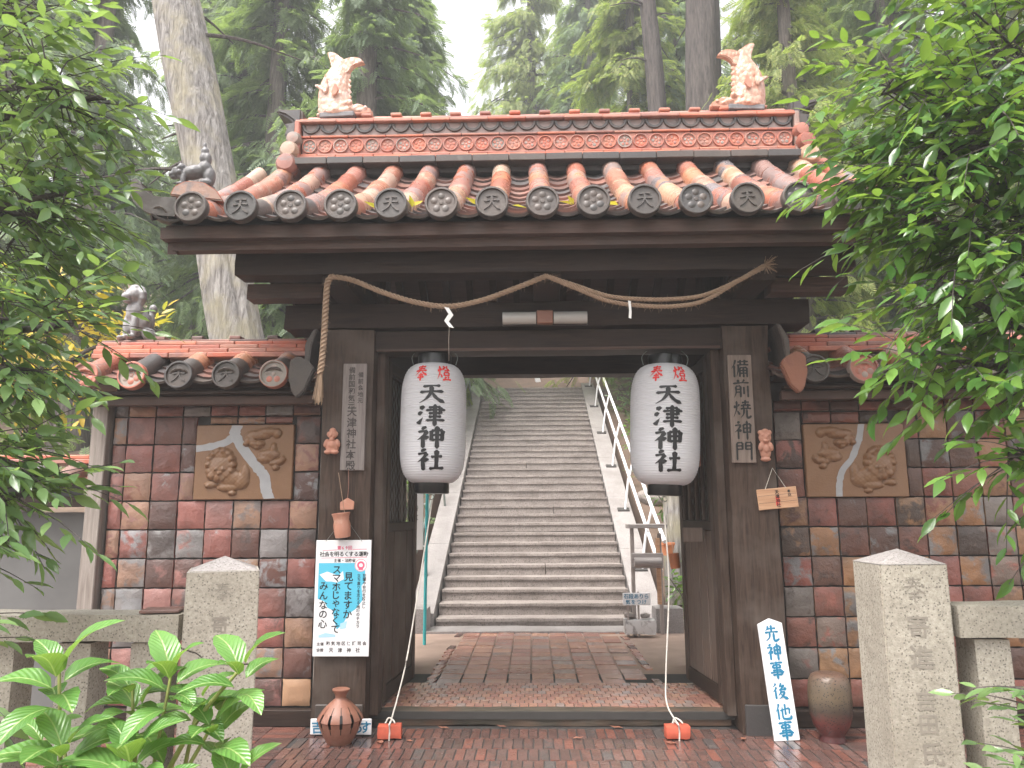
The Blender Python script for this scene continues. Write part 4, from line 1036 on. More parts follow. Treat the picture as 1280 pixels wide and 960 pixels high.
prn(row('主催・法務省', px(.36), pz(.178), .026, .026), ink)
def ringm(r0, r1, n=24): 
    V = [(r*cos(2*pi*k/n), 0, r*sin(2*pi*k/n)) for r in (r0, r1) for k in range(n)]; return V, [(k, (k+1) % n, n+(k+1) % n, n+k) for k in range(n)]
for a, b, m, d in ((.0, .044, white_paint, -.0050), (.040, .043, pink, -.0054), (.014, .027, pink, -.0054)):
    V, F = ringm(a+.0001, b); obj('print_emblem', me_from(V, [f[::-1] for f in F]), m, P, (px(.82), d, pz(.22)))
patch([(.78, .245), (.80, .235), (.84, .235), (.86, .245), (.86, .262), (.78, .262)], pink, -.0053)
prn(column('スマホじゃなくて', px(.39), pz(.26), .0575, .064), ink); prn(column('見てますか', px(.605), pz(.32), .0635, .066), ink); prn(column('みんなの心', px(.165), pz(.40), .064, .064), ink)
prn(column('犯罪や非行を防止し', px(.89), pz(.31), .0265, .026)+column('立ち直りを支える地域のチカラ', px(.79), pz(.31), .0265, .026), ink)
prn(row('主催', px(.10), pz(.893), .026, .024)+row('和気地区保護司会', px(.27), pz(.888), .0365, .028), grey_ink); prn(row('協賛', px(.10), pz(.945), .026, .024)+row('天津神社', px(.33), pz(.945), .062, .032), grey_ink)
V, F = tube([(-.13, -.004, PH-.01), (0, .005, PH+.16), (.13, -.004, PH-.01)], .002, 4); obj('hanging_wire', me_from(V, F), metal, P)

# ---- things hung on the left post
T = thing('clay_cup', 'small ridged terracotta cup hung on the post just above the poster', 'cup', (-1.345, 5.50, 1.33))
prof = [(.03, 0), (.05, .004), (.057, .03), (.058, .09), (.054, .12), (.056, .15), (.066, .172), (.060, .175), (.05, .15), (.045, .02)]
obj('cup_body', lathe([(r+(.002 if i % 2 else 0), z) for i, (r, z) in enumerate(prof)], 24, 60, cap=False), terra, T); T.rotation_euler = (R(3), R(-6), 0)
V, F = tube([(.02, .03, .17), (.01, .03, .3), (.0, .03, .46)], .003, 4); obj('hanging_string', me_from(V, F), straw, T)
T = thing('clay_tag', 'small house-shaped terracotta tag on a string below the grey name board', 'tag', (-1.327, 5.53, 1.523))
obj('tag_body', prism([(-.05, 0), (.048, .004), (.05, .06), (.0, .088), (-.052, .055)], -.012, .0, .003), terra, T)
V, F = tube([(0, -.006, .075), (.004, -.002, .16), (0, 0, .29)], .003, 4); obj('hanging_string', me_from(V, F), terra_dark, T)
# ema plaque
T = thing('wooden_plaque', 'fresh wooden votive plaque hanging by a string on the right post', 'plaque', (1.735, 5.54, 1.515)); T.rotation_euler = (0, R(-5), 0)
obj('plaque_board', boxm(.28, .012, .145, .003, (0, 0, .075)), wood_new, T)
for z in (.05, .10): obj('groove', boxm(.27, .0015, .002, 0, (0, -.0066, z)), wood_mid, T)
V, F = tube([(-.08, -.004, .14), (0, .01, .29), (.07, -.004, .14)], .0025, 4); obj('hanging_string', me_from(V, F), cord_m, T)
lettering(T, column('天津神社', .0, .118, .030, .030), False, ink, -.0085); lettering(T, column('奉納', .085, .118, .026, .024), False, ink, -.0085, 'side_lettering'); lettering(T, column('祈願', .0, .075, .033, .036), False, red_ink, -.0078, 'red_lettering')
T = thing('clay_bell', 'small pale terracotta bell hanging before the open door netting', 'bell', (1.30, 6.12, 1.85))
obj('bell_body', lathe([(.036, 0), (.037, .01), (.036, .09), (.026, .12), (.008, .135)], 20, 50), terra, T); V, F = tube([(0, 0, .13), (0, 0, .28)], .002, 4); obj('hanging_string', me_from(V, F), cord_m, T)

# ---- blobs: clay figures and statues (made together, then placed)
def fig_hotei():
    return blob([((0, 0, .06), (.052, .032, .055)), ((0, -.018, .075), (.035, .022, .035)), ((0, -.006, .145), (.034, .028, .034)), ((0, 0, .175), (.026, .022, .024)), ((-.03, -.005, .15), (.012, .012, .02)), ((.03, -.005, .15), (.012, .012, .02)), ((0, -.034, .142), (.009, .009, .009)),
                 ((-.042, -.012, .085), (.018, .018, .034), (0, 20, 0)), ((.042, -.012, .085), (.018, .018, .034), (0, -20, 0)), ((-.025, -.022, .02), (.03, .02, .018)), ((.025, -.022, .02), (.03, .02, .018)), ((.012, -.03, .13), (.012, .006, .006)), ((-.012, -.03, .13), (.012, .006, .006)), ((0, -.03, .11), (.02, .012, .012))], .0045, 1)
fig_hotei()
fig = [((0, .0, .07), (.042, .03, .07)), ((0, -.008, .165), (.046, .034, .05)), ((-.02, -.036, .18), (.012, .010, .010)), ((.02, -.036, .18), (.012, .010, .010)), ((0, -.042, .165), (.012, .012, .016)), ((0, -.036, .14), (.024, .012, .010)), ((-.03, -.01, .20), (.02, .02, .02)), ((.03, -.01, .20), (.02, .02, .02)), ((0, -.02, .21), (.025, .02, .018)),
       ((-.035, -.02, .10), (.018, .02, .035), (0, 15, 0)), ((.035, -.02, .10), (.018, .02, .035), (0, -15, 0)), ((0, -.032, .085), (.02, .012, .03)), ((0, 0, .01), (.038, .03, .018))]
blob(fig, .0045, 1)
# lion dog crouching, facing -x
def lion(sit):
    L = []
    if not sit:
        L += [((-.02, 0, .13), (.12, .065, .06), (0, -18, 0)), ((-.14, 0, .12), (.055, .052, .052)), ((-.185, 0, .10), (.03, .034, .026)), ((-.17, 0, .075), (.03, .03, .014)), ((.06, 0, .17), (.06, .06, .06)), ((.10, 0, .10), (.05, .06, .09)), ((-.09, .045, .05), (.022, .022, .06)), ((-.09, -.045, .05), (.022, .022, .06)), ((-.11, -.045, .01), (.035, .022, .014)), ((-.11, .045, .01), (.035, .022, .014)),
              ((.09, -.06, .03), (.05, .025, .03)), ((.09, .06, .03), (.05, .025, .03)), ((.05, 0, .26), (.038, .035, .05)), ((.055, 0, .32), (.034, .03, .035)), ((.05, 0, .37), (.016, .014, .03)), ((.08, 0, .25), (.03, .04, .06)), ((-.10, 0, .165), (.03, .05, .02)), ((-.16, .035, .14), (.014, .012, .014)), ((-.16, -.035, .14), (.014, .012, .014))]
        for k in range(9): a = k/9*2*pi; L.append(((-.11+.01*cos(a), .055*cos(a), .125+.055*sin(a)), .022))
    else:
        L += [((.0, 0, .14), (.075, .075, .11), (0, 12, 0)), ((-.045, 0, .21), (.06, .065, .08)), ((-.06, 0, .33), (.065, .062, .06)), ((-.115, 0, .31), (.036, .04, .032)), ((-.11, 0, .275), (.03, .034, .014)), ((-.07, .045, .10), (.026, .026, .10)), ((-.07, -.045, .10), (.026, .026, .10)), ((-.10, .045, .015), (.04, .028, .018)), ((-.10, -.045, .015), (.04, .028, .018)), ((.04, .065, .05), (.065, .035, .05)), ((.04, -.065, .05), (.065, .035, .05)),
              ((.09, 0, .16), (.025, .03, .09)), ((.10, 0, .26), (.03, .03, .04)), ((-.02, .055, .36), (.016, .012, .028)), ((-.02, -.055, .36), (.016, .012, .028)), ((-.05, 0, .39), (.04, .045, .02))]
        for k in range(11): a = k/11*2*pi; L.append(((-.03, .058*cos(a), .325+.06*sin(a)), .03))
    return L
blob(lion(False), .007, 1); blob(lion(True), .008, 1)
# shachi: fish body standing on its head; local x towards the ridge centre, z up (metres)
u = .00088
def sp(x, y): return ((x-300)*u, (890-y)*u)
E_ = []
SEC = ((345, 850, 215), (320, 800, 200), (300, 740, 195), (292, 680, 188), (290, 620, 182), (292, 560, 175), (300, 500, 165), (312, 450, 150), (325, 400, 125), (338, 350, 95), (350, 300, 70), (352, 270, 58))
for q in range((len(SEC)-1)*3+1):
    i_, f_ = divmod(q, 3); cx, y, hw = [SEC[i_][k]+(SEC[min(i_+1, len(SEC)-1)][k]-SEC[i_][k])*f_/3 for k in range(3)]; a, b = sp(cx, y); E_.append(((a, 0, b), (hw*u, .115*hw/215+.01, 62*u)))
for (x, y, rx, ry, rz_) in ((520, 820, 130, .085, 55), (620, 840, 120, .07, 42), (700, 855, 70, .055, 36), (450, 770, 90, .09, 50), (590, 785, 70, .06, 30)):
    a, b = sp(x, y); E_.append(((a, 0, b), (rx*u, ry, rz_*u)))
for s in (-1, 1):
    for (x, y, r) in ((400, 785, 58), (510, 765, 36), (690, 820, 26), (330, 800, 40), (330, 860, 45), (430, 850, 45)):
        a, b = sp(x, y); E_.append(((a, s*.075*(1.0 if x < 600 else .6), b), (r*u, .03, r*u)))
for k, y in enumerate((720, 660, 600, 540, 480, 420)):
    a, b = sp(480-k*4, y); E_.append(((a, 0, b), (40*u, .012, 26*u), (0, 35, 0)))
for k, y in enumerate((850, 800, 750, 700, 640, 580, 520)):
    a, b = sp(118+k*12, y); E_.append(((a, 0, b), (22*u, .04, 20*u)))
blob(E_, .0075, 2)
# gourd-like shrub boulder pieces for planting edges
blob([((0, 0, 0), (.25, .2, .16)), ((.16, .05, .02), (.16, .16, .12)), ((-.15, -.04, .0), (.14, .15, .11))], .025, 1)
m_hotei, m_guard, m_lion, m_sit, m_shachi, m_rock = blob_finish()
for m in (m_hotei, m_guard, m_lion, m_sit, m_shachi, m_rock): m.polygons.foreach_set('use_smooth', [True]*len(m.polygons))
tag(obj('clay_figurine', m_hotei, terra, None, (-1.452, 5.535, 1.918), None, 1.0), 'pale terracotta seated figurine fixed to the poster side post beside the grey name board', 'figurine')
tag(obj('clay_figurine', m_guard, terra, None, (1.662, 5.535, 1.855), None, 1.0), 'pale terracotta standing guardian figurine on the post beside the brown name board', 'figurine')
tag(obj('lion_statue', m_lion, stat_grey, None, (-2.30, 4.93, 3.715), (0, 0, R(12)), .85), 'small grey clay lion with cub on the roof corner over the eave discs', 'statue')
kid('pedestal', prism([(-.19, -.10), (-.16, -.02), (-.08, .03), (.06, .03), (.16, -.03), (.22, -.12)], -.10, .12, .01), roof_tube, bpy.data.objects['lion_statue'], (-2.28, 4.93, 3.70))
tag(obj('lion_statue', m_sit, stat_pale, None, (-3.17, 5.97, 2.875), (0, 0, R(62)), 1.12), 'seated grey clay lion statue on the wall roof behind the leaves', 'statue')
def fin(poly, th): return prism([sp(a, b) for a, b in poly], -th, th, .008)
f1 = fin([(255, 345), (250, 290), (230, 230), (200, 158), (245, 152), (290, 166), (345, 200), (395, 250), (400, 320), (340, 360)], .028)
f2 = fin([(330, 330), (360, 280), (410, 250), (470, 234), (540, 232), (600, 250), (655, 300), (600, 308), (550, 318), (500, 350), (470, 400), (420, 420)], .035)
f3 = fin([(100, 575), (125, 568), (170, 575), (205, 590), (215, 500), (222, 445), (245, 500), (262, 590), (255, 660), (235, 675), (190, 640), (140, 605)], .014)
f4 = fin([(355, 570), (385, 610), (400, 660), (375, 700), (335, 720), (310, 690), (318, 640)], .014)
f5 = fin([(545, 790), (640, 780), (755, 835), (758, 885), (545, 890)], .055)
for sx, x, rz_, lb in ((1, -1.80, R(-4), 'pinkish clay fish-shaped roof ornament at the ridge end over the grey lion'), (-1, 2.00, R(4), 'pinkish clay fish-shaped roof ornament at the ridge end near the leafy branches')):
    T = thing('fish_ornament', lb, 'roof ornament', (x, 6.52, 5.085), 'fish ornaments on the ridge ends'); T.rotation_euler = (0, 0, rz_ if sx > 0 else pi+rz_); T.scale = (.9, .85, 1.02)
    obj('body', m_shachi, shachi_mat, T); obj('tail_fin', f1, shachi_mat, T); obj('tail_fin', f2, shachi_mat, T)
    for s in (-1, 1):
        obj('side_fin', f3, shachi_mat, T, (0, s*.128, 0), (s*.06, 0, 0)); obj('side_fin', f4, terra, T, (0, s*.118, 0), (s*-.05, 0, 0))
    obj('snout', f5, terra, T); obj('pedestal', boxm(.36, .2, .05, .008, (.06, 0, -.005)), stat_grey, T)

# ---- pots
def slit(i, k, seg=144, n=50):
    t = i/n; z = t
    if not (.22 < t < .74): return False
    c = (k/seg*12) % 1-.5; hw = .10*max(0, 1-((t-.47)/.25)**2)**.8
    return abs(c) < hw
prof = []
for i in range(51):
    t = i/50
    r = .075+.078*sin(pi*min(1, t/.62)*.5)**.9 if t < .45 else (.153-.118*((t-.45)/.40)**1.5 if t < .85 else .035+.022*((t-.85)/.15)**2+.0)
    prof.append((r, t*.335))
jar = thing('slotted_jar', 'round brown clay jar with long cut slots, on wet paving below the poster', 'jar', (-1.295, 5.37, .0))
obj('jar_body', lathe(prof, 144, 60, slit, cap=False), terra_dark, jar); obj('jar_inner_shade', lathe([(max(.008, r-.014), z) for r, z in prof[1:44]], 32, 60), lacquer, jar)
obj('rim', lathe([(.034, .33), (.056, .333), (.058, .342), (.05, .346), (.03, .342)], 32, 50), terra_dark, jar)
pot_t = NT('stippled pot clay'); _v = pot_t.coords(); _z = pot_t.n('ShaderNodeSeparateXYZ'); pot_t.l(_v, _z.inputs[0])
_c = pot_t.ramp(pot_t.math('ADD', pot_t.math('MULTIPLY', _z.outputs[2], 2.1), pot_t.math('MULTIPLY', pot_t.noise(_v, 12, 4), .2)), [(.07, .02, .02), (.15, .04, .034), (.065, .048, .036), (.13, .095, .06), (.12, .088, .058), (.13, .075, .052)], pos=[.1, .35, .52, .7, .85, 1])
_d = pot_t.ramp(pot_t.voro(_v, 70), [(1, 1, 1), (0, 0, 0)], pos=[.22, .32]); pot_t.set(Base_Color=pot_t.mix(_d, _c, (.02, .016, .014)), Roughness=.42); pot_t.bump(pot_t.math('SUBTRACT', 1., _d), .5, .004); pot_t = pot_t.m
vase = thing('stippled_vase', 'tall dark stippled clay vase beside the white lettered stake', 'vase', (1.965, 5.45, .0))
obj('vase_body', lathe([(.085, 0), (.088, .012), (.075, .03), (.08, .05), (.115, .10), (.135, .17), (.139, .26), (.136, .34), (.128, .385), (.112, .415), (.085, .43), (.05, .434), (.02, .43)], 48, 60), pot_t, vase)
# white lettered stake
st = thing('lettered_stake', 'white pointed wooden stake with blue brush lettering leaning by the post', 'sign', (1.663, 5.44, .004)); st.rotation_euler = (R(-7), R(-3.5), 0)
obj('stake_board', prism([(-.083, 0), (.083, 0), (.083, .74), (0, .775), (-.083, .74)], -.011, .011, .003), white_paint, st)
lettering(st, [(c, .0, .675-.118*i-(.012 if i > 2 else 0)-(.01 if i > 3 else 0), s, .98) for i, (c, s) in enumerate(zip('先神事後他事', (.115, .115, .12, .11, .11, .125)))], True, blue_ink, -.0125, wt=14)
# low board behind the jar
lb_ = board('low_sign', -1.535, -1.115, .012, .115, 5.525, 0, 'low white board with blue letters half hidden behind the slotted jar', 'sign', white_paint, .012)
lettering(lb_, [('吉', -.16, .05, .085), ('あ', .06, .05, .07), ('ら', .115, .05, .085), ('す', .17, .05, .085)], False, blue_ink, -.0075)

# ---- granite fence posts and rails
FL = thing('stone_fence', 'granite fence with a cracked post and low rail behind the broad-leaved shrub', 'fence', (-1.43, 3.6, 0))
def stone(name, poly, d, yc, mat=None, par=None, xs=0): return kid(name, prism(poly, -d/2, d/2, .006), mat or stone_post, par, (0, yc, 0))
crack = [(-.15, .925), (-.09, .90), (-.05, .86), (.0, .85), (.05, .845), (.155, .84)]
def postm(x, w0, w1, y, par, cracked=False, rot=0.):
    d = .29; zt = 1.25 if cracked else 1.27; rt = (0, 0, rot); L = (x, y, 0)
    if cracked:
        lo = [(-w0, 0), (w0, 0)]+[(a, b-.002) for a, b in crack[::-1]]; lo[-1] = (-w1-.003, .923); lo[2] = (w1+.003, .838)
        hi = [(a, b+.002) for a, b in crack]+[(w1, zt), (-w1, zt)]; hi[0] = (-w1-.003, .927); hi[5] = (w1+.003, .842)
        kid('post_stone', prism(lo, -d/2, d/2, .004), stone_post, par, L, rt); kid('post_stone', prism(hi, -d/2, d/2, .004), stone_post, par, L, rt)
    else: kid('post_stone', prism([(-w0, 0), (w0, 0), (w1, zt), (-w1, zt)], -d/2, d/2, .007), stone_post, par, L, rt)
    V = [(-w1, -d/2, zt-.004), (w1, -d/2, zt-.004), (w1, d/2, zt-.004), (-w1, d/2, zt-.004), (0, 0, zt+.058)]
    kid('post_cap', me_from(V, [(0, 1, 4), (1, 2, 4), (2, 3, 4), (3, 0, 4), (3, 2, 1, 0)]), stone_str, par, L, rt)
postm(-1.435, .153, .153, 3.62, FL, True, R(21))
kid('rail', rough_box(1.9, .22, .125, (10, 2, 2), .004, 91, .008), stone_post, FL, (-2.53, 3.62, .998))
for x in (-1.735, -2.07, -2.42, -2.8): kid('baluster', rough_box(.16, .17, .94, (2, 2, 6), .004, x, .008), stone_post, FL, (x, 3.63, .465))
kid('loose_tile', boxm(.17, .14, .014, .003), roof_pan, FL, (-1.70, 3.60, 1.068), (0, 0, .2))
eng = plain('weathered engraving', (.235, .21, .175), .85, 0, .3, 40, 0)
def engrave(par, items, y, rt=None):
    for it in items:
        b = it[0] in BR; V, F = write([it], b, 6.5); kid('engraving', me_from([(v.x-it[1], v.y*.5, v.z-it[2]) for v in V], F), eng, par, (it[1], y, it[2]), rt)
engrave(FL, [('奉', -1.383, 1.16, .085), ('寄', -1.385, 1.02, .08)], 3.4830, (0, 0, R(21)))
FR = thing('stone_fence', 'granite fence with an engraved post beside the stippled vase', 'fence', (1.66, 3.6, 0)); 
postm(1.668, .150, .148, 3.65, FR)
kid('rail', rough_box(1.8, .22, .145, (10, 2, 2), .004, 92, .008), stone_post, FR, (2.74, 3.62, 1.02))
for x in (2.0, 2.34, 2.7): kid('baluster', rough_box(.16, .17, .95, (2, 2, 6), .004, x, .008), stone_post, FR, (x, 3.63, .47))
engrave(FR, [('奉', 1.66, 1.16, .115), ('寄', 1.665, 1.005, .10), ('進', 1.668, .875, .105), ('吉', 1.67, .70, .09), ('田', 1.672, .60, .09), ('氏', 1.68, .485, .10)], 3.5035)

# ---- things inside the courtyard
bn = thing('banner_sign', 'narrow white banner sign on a turquoise pole beside the stairs', 'sign', (-1.25, 8.6, .1))
obj('cloth', boxm(.16, .012, 1.0, .003, (-.045, 0, 1.50)), paper, bn); V, F = tube([(.065, 0, 0), (.08, 0, 2.2)], .018, 8); obj('pole', me_from(V, F, 60), plain('turquoise pole', (.05, .42, .44), .4, 0, .1, 5, 0), bn)
for z in (1.04, 1.5, 1.95): obj('clip', boxm(.1, .01, .015, .002, (.04, 0, z)), white_paint, bn)
lettering(bn, column('祈願', -.05, 1.45, .1, .06), False, grey_ink, -.008)
sd_ = thing('wooden_stand', 'weathered wooden stand with shelf and roller at the stair foot', 'stand', (1.3, 9.25, .1))
greyw = woodmat('silvery timber', (.26, .23, .22), (.46, .42, .40), 'x', .7); greyz = woodmat('silvery upright', (.26, .22, .20), (.44, .38, .35), 'z', .7)
bx('shelf', 1.10, 1.56, 9.12, 9.36, 1.31, 1.36, greyw, sd_)
for x, y, z1 in ((1.15, 9.16, 1.31), (1.49, 9.32, 1.25)): bx('leg', x-.022, x+.022, y-.02, y+.02, .10, z1, greyz, sd_)
bx('crossbar', 1.13, 1.50, 9.12, 9.14, .86, 1.03, greyw, sd_)
V, F = tube([(1.16, 9.10, .93), (1.47, 9.10, .93)], .05, 12); wmesh('roller', (V, F), greyw, sd_, 40)
bx('brace', 1.42, 1.47, 9.14, 9.17, .45, 1.2, wood_new, sd_)
ss = board('notice_board', 1.01, 1.325, .455, .59, 9.05, 0, 'small white notice with blue writing at the foot of the stairs', 'sign', white_paint, .012)
lettering(ss, row('石段ありら', -.12, .098, .058, .058)+row('気をつけ', -.10, .036, .062, .055), False, blue_ink, -.0075)
for x in (-.10, .02): obj('support', boxm(.022, .02, .5, .003, (x, .018, -.1)), greyz, ss)
cb = thing('concrete_block', 'white-painted block with peeling paint under the small notice', 'block', (1.2, 9.12, .12))
peel = tilemat('peeling paint', [(.62, .60, .59), (.60, .59, .58)], [(.24, .22, .21), (.30, .28, .27)], (.5, .7), 12, .9, .003, 40, (.3, .28, .27), .2)
kid('block_body', rough_box(.35, .2, .165, (4, 2, 3), .008, 95, .01), peel, cb, (1.20, 9.12, .215)); kid('stone_chock', rough_box(.13, .12, .07, (3, 2, 2), .012, 96, .02), stone_step, cb, (1.09, 9.12, .335)); kid('stone_chock', rough_box(.12, .12, .06, (3, 2, 2), .012, 97, .02), stone_step, cb, (1.27, 9.12, .33))
terra_or = plain('orange clay', (.60, .22, .10), .6, 0, .2, 15, .2)
hp = thing('hanging_pot', 'small orange clay pot hanging beside the open door', 'pot', (1.31, 7.3, .985)); hp.rotation_euler = (0, R(-7), 0)
obj('pot_body', lathe([(.042, 0), (.046, .01), (.048, .1), (.05, .135), (.044, .135), (.04, .02)], 20, 50), terra_or, hp); V, F = tube([(0, 0, .13), (0, .0, .5)], .002, 4); obj('hanging_string', me_from(V, F), cord_m, hp)
for k, (x, y, lb) in enumerate(((1.66, 9.6, 'orange flower pot low beside the stair end block'), (1.72, 10.1, 'orange flower pot among leaves behind the wooden stand'))):
    T = thing('flower_pot', lb, 'pot', (x, y, .12 if k == 0 else .95)); obj('pot_body', lathe([(.06, 0), (.085, .13), (.095, .13), (.095, .16), (.08, .16), (.07, .05)], 20, 40), terra_or, T)
sg = thing('tree_stump', 'pale mossy tree trunk standing behind the wooden stand', 'tree trunk', (1.95, 10.6, .3))
V, F = tube([(0, 0, 0), (-.02, 0, .7), (.0, .02, 1.6), (.05, .05, 2.4)], .17, 12, rfun=lambda t: .2-.05*t); obj('trunk', me_from(V, F, 60), bark_pale, sg)
for (x, y, rt, sc_, lb) in ((2.05, 10.9, .4, 1.0, 'grey rock by the mossy trunk behind the wooden stand'), (2.1, 13.4, 2.0, 1.2, 'grey rock higher up beside the white handrail'), (-1.95, 11.2, 1.1, .9, 'grey rock behind the white banner'), (1.85, 9.75, 3.0, .6, 'small grey rock beside the stair end block')):
    tag(obj('rock', m_rock, stone_step, None, (x, y, ground_z(x, y)+.05), (0, 0, rt), sc_), lb, 'rock', 'rocks beside the stairs')
# wet fallen leaves before the sill
for k, (x, y) in enumerate(((-.86, 5.42), (-1.05, 5.40), (.86, 5.40), (.93, 5.36), (.25, 5.47), (1.40, 5.5), (.62, 5.72), (-.6, 5.70), (-1.9, 5.25), (-.2, 5.74))):
    l = me_from([(0, 0, 0), (.018, .03, .006), (.012, .06, .003), (0, .085, .012), (-.014, .055, .003), (-.018, .03, .008)], [(0, 1, 2), (0, 2, 3), (0, 3, 4), (0, 4, 5)])
    tag(obj('fallen_leaf', l, terra_dark, None, (x, y, .008), (0, 0, random.uniform(0, 6)), random.uniform(.8, 1.2)), 'curled brown leaf on the wet brick paving', 'leaf', 'fallen leaves on the paving')

# ================================================================== VEGETATION
def np_mesh(V, T, mat_smooth=True):
    m = bpy.data.meshes.new('m'); n, t = len(V), len(T)
    m.vertices.add(n); m.vertices.foreach_set('co', np.asarray(V, np.float32).ravel())
    m.loops.add(t*3); m.loops.foreach_set('vertex_index', np.asarray(T, np.int32).ravel())
    m.polygons.add(t); m.polygons.foreach_set('loop_start', np.arange(0, t*3, 3, dtype=np.int32)); m.polygons.foreach_set('loop_total', np.full(t, 3, np.int32))
    if mat_smooth: m.polygons.foreach_set('use_smooth', np.ones(t, bool))
    m.update(calc_edges=True); m.validate(); return m
def unit(a): return a/np.maximum(1e-9, np.linalg.norm(a, axis=-1, keepdims=True))
def stamp(tv, tt, pos, d, nrm, size):
    """copies of a template (y along d, z along nrm) -> verts, tris"""
    d = unit(d); x = unit(np.cross(d, nrm)); z = np.cross(x, d); s = np.asarray(size).reshape(-1, 1, 1)
    tv = np.asarray(tv); V = pos[:, None, :]+s*(tv[None, :, 0:1]*x[:, None, :]+tv[None, :, 1:2]*d[:, None, :]+tv[None, :, 2:3]*z[:, None, :])
    T = np.asarray(tt)[None]+(np.arange(len(pos))*len(tv))[:, None, None]
    return V.reshape(-1, 3), T.reshape(-1, 3)
# pointed leaf, folded along its midrib, length 1
LV = [(0, 0, 0), (0, .33, -.03), (0, .68, -.02), (0, 1, -.10), (.135, .22, .03), (.18, .47, .025), (.105, .76, -.01), (-.135, .22, .03), (-.18, .47, .025), (-.105, .76, -.01)]
LT = [(0, 4, 1), (1, 4, 5), (1, 5, 2), (2, 5, 6), (2, 6, 3), (0, 1, 7), (1, 8, 7), (1, 2, 8), (2, 9, 8), (2, 3, 9)]
def project(P):
    Q = P-np.array([0, 0, 1.5]); d = Q@np.array(cF); return 640+960*(Q@np.array(cR))/d, 480-960*(Q@np.array(cU))/d, d
def leafy_tree(name, label, base, blobs, out, mat, size, seed, bark_m, perm=1.0, limbr=.05, group=None):
    rg = np.random.default_rng(seed); T = thing(name, label, 'tree', base, group)
    base = np.array(base); top = np.array([b[0] for b in blobs]).mean(0)*.5+base*.5; top[2] = max(b[0][2] for b in blobs)
    parts = [tube(catmull([tuple(base), tuple(base*.6+top*.4+np.array([.06, .05, 0])), tuple(top)], 8), .1, 10, rfun=lambda t: .11*(1-.75*t))]
    Lp, Ld, Ln, Ls = [], [], [], []
    for (c, r, nt_) in blobs:
        c = np.array(c); r = np.array(r); s = base+(top-base)*min(1., max(.15, (c[2]-base[2]-.5)/(top[2]-base[2]+1e-6)))
        mid = (s+c)/2+rg.normal(0, .05, 3)+np.array([0, 0, .08])
        limb = catmull([tuple(s), tuple(mid), tuple(c), tuple(c+np.array(out)*r*.8)], 6)
        parts.append(tube(limb, .02, 6, rfun=lambda t: limbr*.5*(1-.85*t)+.003))
        for k in range(int(nt_*perm)):
            q = rg.normal(0, 1, 3); q = q/np.linalg.norm(q)*rg.random()**.45; p0 = c+q*r
            d = unit(np.array(out)*.8+q*.7+rg.normal(0, .35, 3)+np.array([0, 0, -.15])); L = rg.uniform(.16, .34)*size/.085
            e = p0+d*L+np.array([0, 0, -.25*L*rg.random()])
            pts = catmull([tuple(p0), tuple((p0+e)/2+np.array([0, 0, .05*L])), tuple(e)], 3)
            parts.append(tube(pts, .003, 3, False, rfun=lambda t: .0035*(1-.6*t)))
            if rg.random() < .5:                                    # tie the twig back to the limb
                a = np.array(limb[rg.integers(len(limb)//2, len(limb))]); parts.append(tube([tuple(a), tuple((a+p0)/2+np.array([0, 0, .03])), tuple(p0)], .004, 3, False))
            nl = rg.integers(6, 10); side = np.cross(d, [0, 0, 1]); side /= np.linalg.norm(side)+1e-6
            for i in range(nl):
                t = (i+.6)/nl; p = p0+(e-p0)*t; sg = 1 if i % 2 else -1
                ld = unit(d*(.55+.6*t)+side*sg*(1-.5*t)+np.array([0, 0, -.35])+rg.normal(0, .22, 3))
                Lp.append(p); Ld.append(ld); Ln.append(unit(np.array([0, -.25, 1])+rg.normal(0, .45, 3))); Ls.append(size*rg.uniform(.7, 1.2))
    V, F = merge(parts); wmesh('trunk', (V, F), bark_m, T, 60)
    Lp, Ld, Ln, Ls = map(np.array, (Lp, Ld, Ln, Ls))
    x, y, dd = project(Lp); ins = (x > -5) & (x < 1285) & (y > -5) & (y < 965)
    order = np.argsort(np.where(ins, -Ls/dd, 1)); pick = order[:300]; rest = order[300:]
    lm = leaf_mesh
    for i in pick:
        d = Ld[i]; xx = unit(np.cross(d, Ln[i])); zz = np.cross(xx, d)
        o = obj('leaf', lm, mat, T); o.matrix_local = Matrix.Translation(Vector(Lp[i]-base)) @ Matrix((Vector(xx), Vector(d), Vector(zz))).transposed().to_4x4() @ Matrix.Scale(Ls[i], 4)
    V, Tt = stamp(LV, LT, Lp[rest]-base, Ld[rest], Ln[rest], Ls[rest]); o = obj('foliage', np_mesh(V, Tt), mat, T, kind='stuff')
    return T
leaf_mesh = np_mesh(np.array(LV), np.array(LT))
leafy_tree('evergreen_tree', 'dense glossy evergreen tree leaning over the fence post and wall roof with bright leaves', (3.3, 3.9, 0), [
    ((2.55, 3.7, 3.75), (.55, .5, .6), 110), ((2.25, 3.6, 3.25), (.50, .4, .45), 105), ((1.95, 3.65, 3.6), (.28, .3, .32), 26), ((1.82, 3.7, 3.2), (.22, .25, .26), 16), ((2.45, 3.6, 2.75), (.45, .4, .32), 75), ((1.98, 3.6, 2.86), (.26, .3, .14), 22),
    ((2.35, 3.5, 2.40), (.36, .3, .14), 36), ((1.92, 3.45, 2.50), (.18, .2, .12), 12), ((1.78, 3.45, 2.20), (.18, .15, .04), 7), ((2.1, 3.4, 2.12), (.18, .2, .05), 9), ((2.10, 3.35, 1.72), (.12, .12, .05), 6), ((2.42, 3.35, 1.82), (.16, .14, .26), 22), ((2.30, 3.35, 2.10), (.20, .15, .10), 12), ((2.7, 3.8, 4.5), (.7, .5, .5), 70)],
    (-.8, -.15, -.15), leaf_right, .118, 11, bark_dark, 1.35)
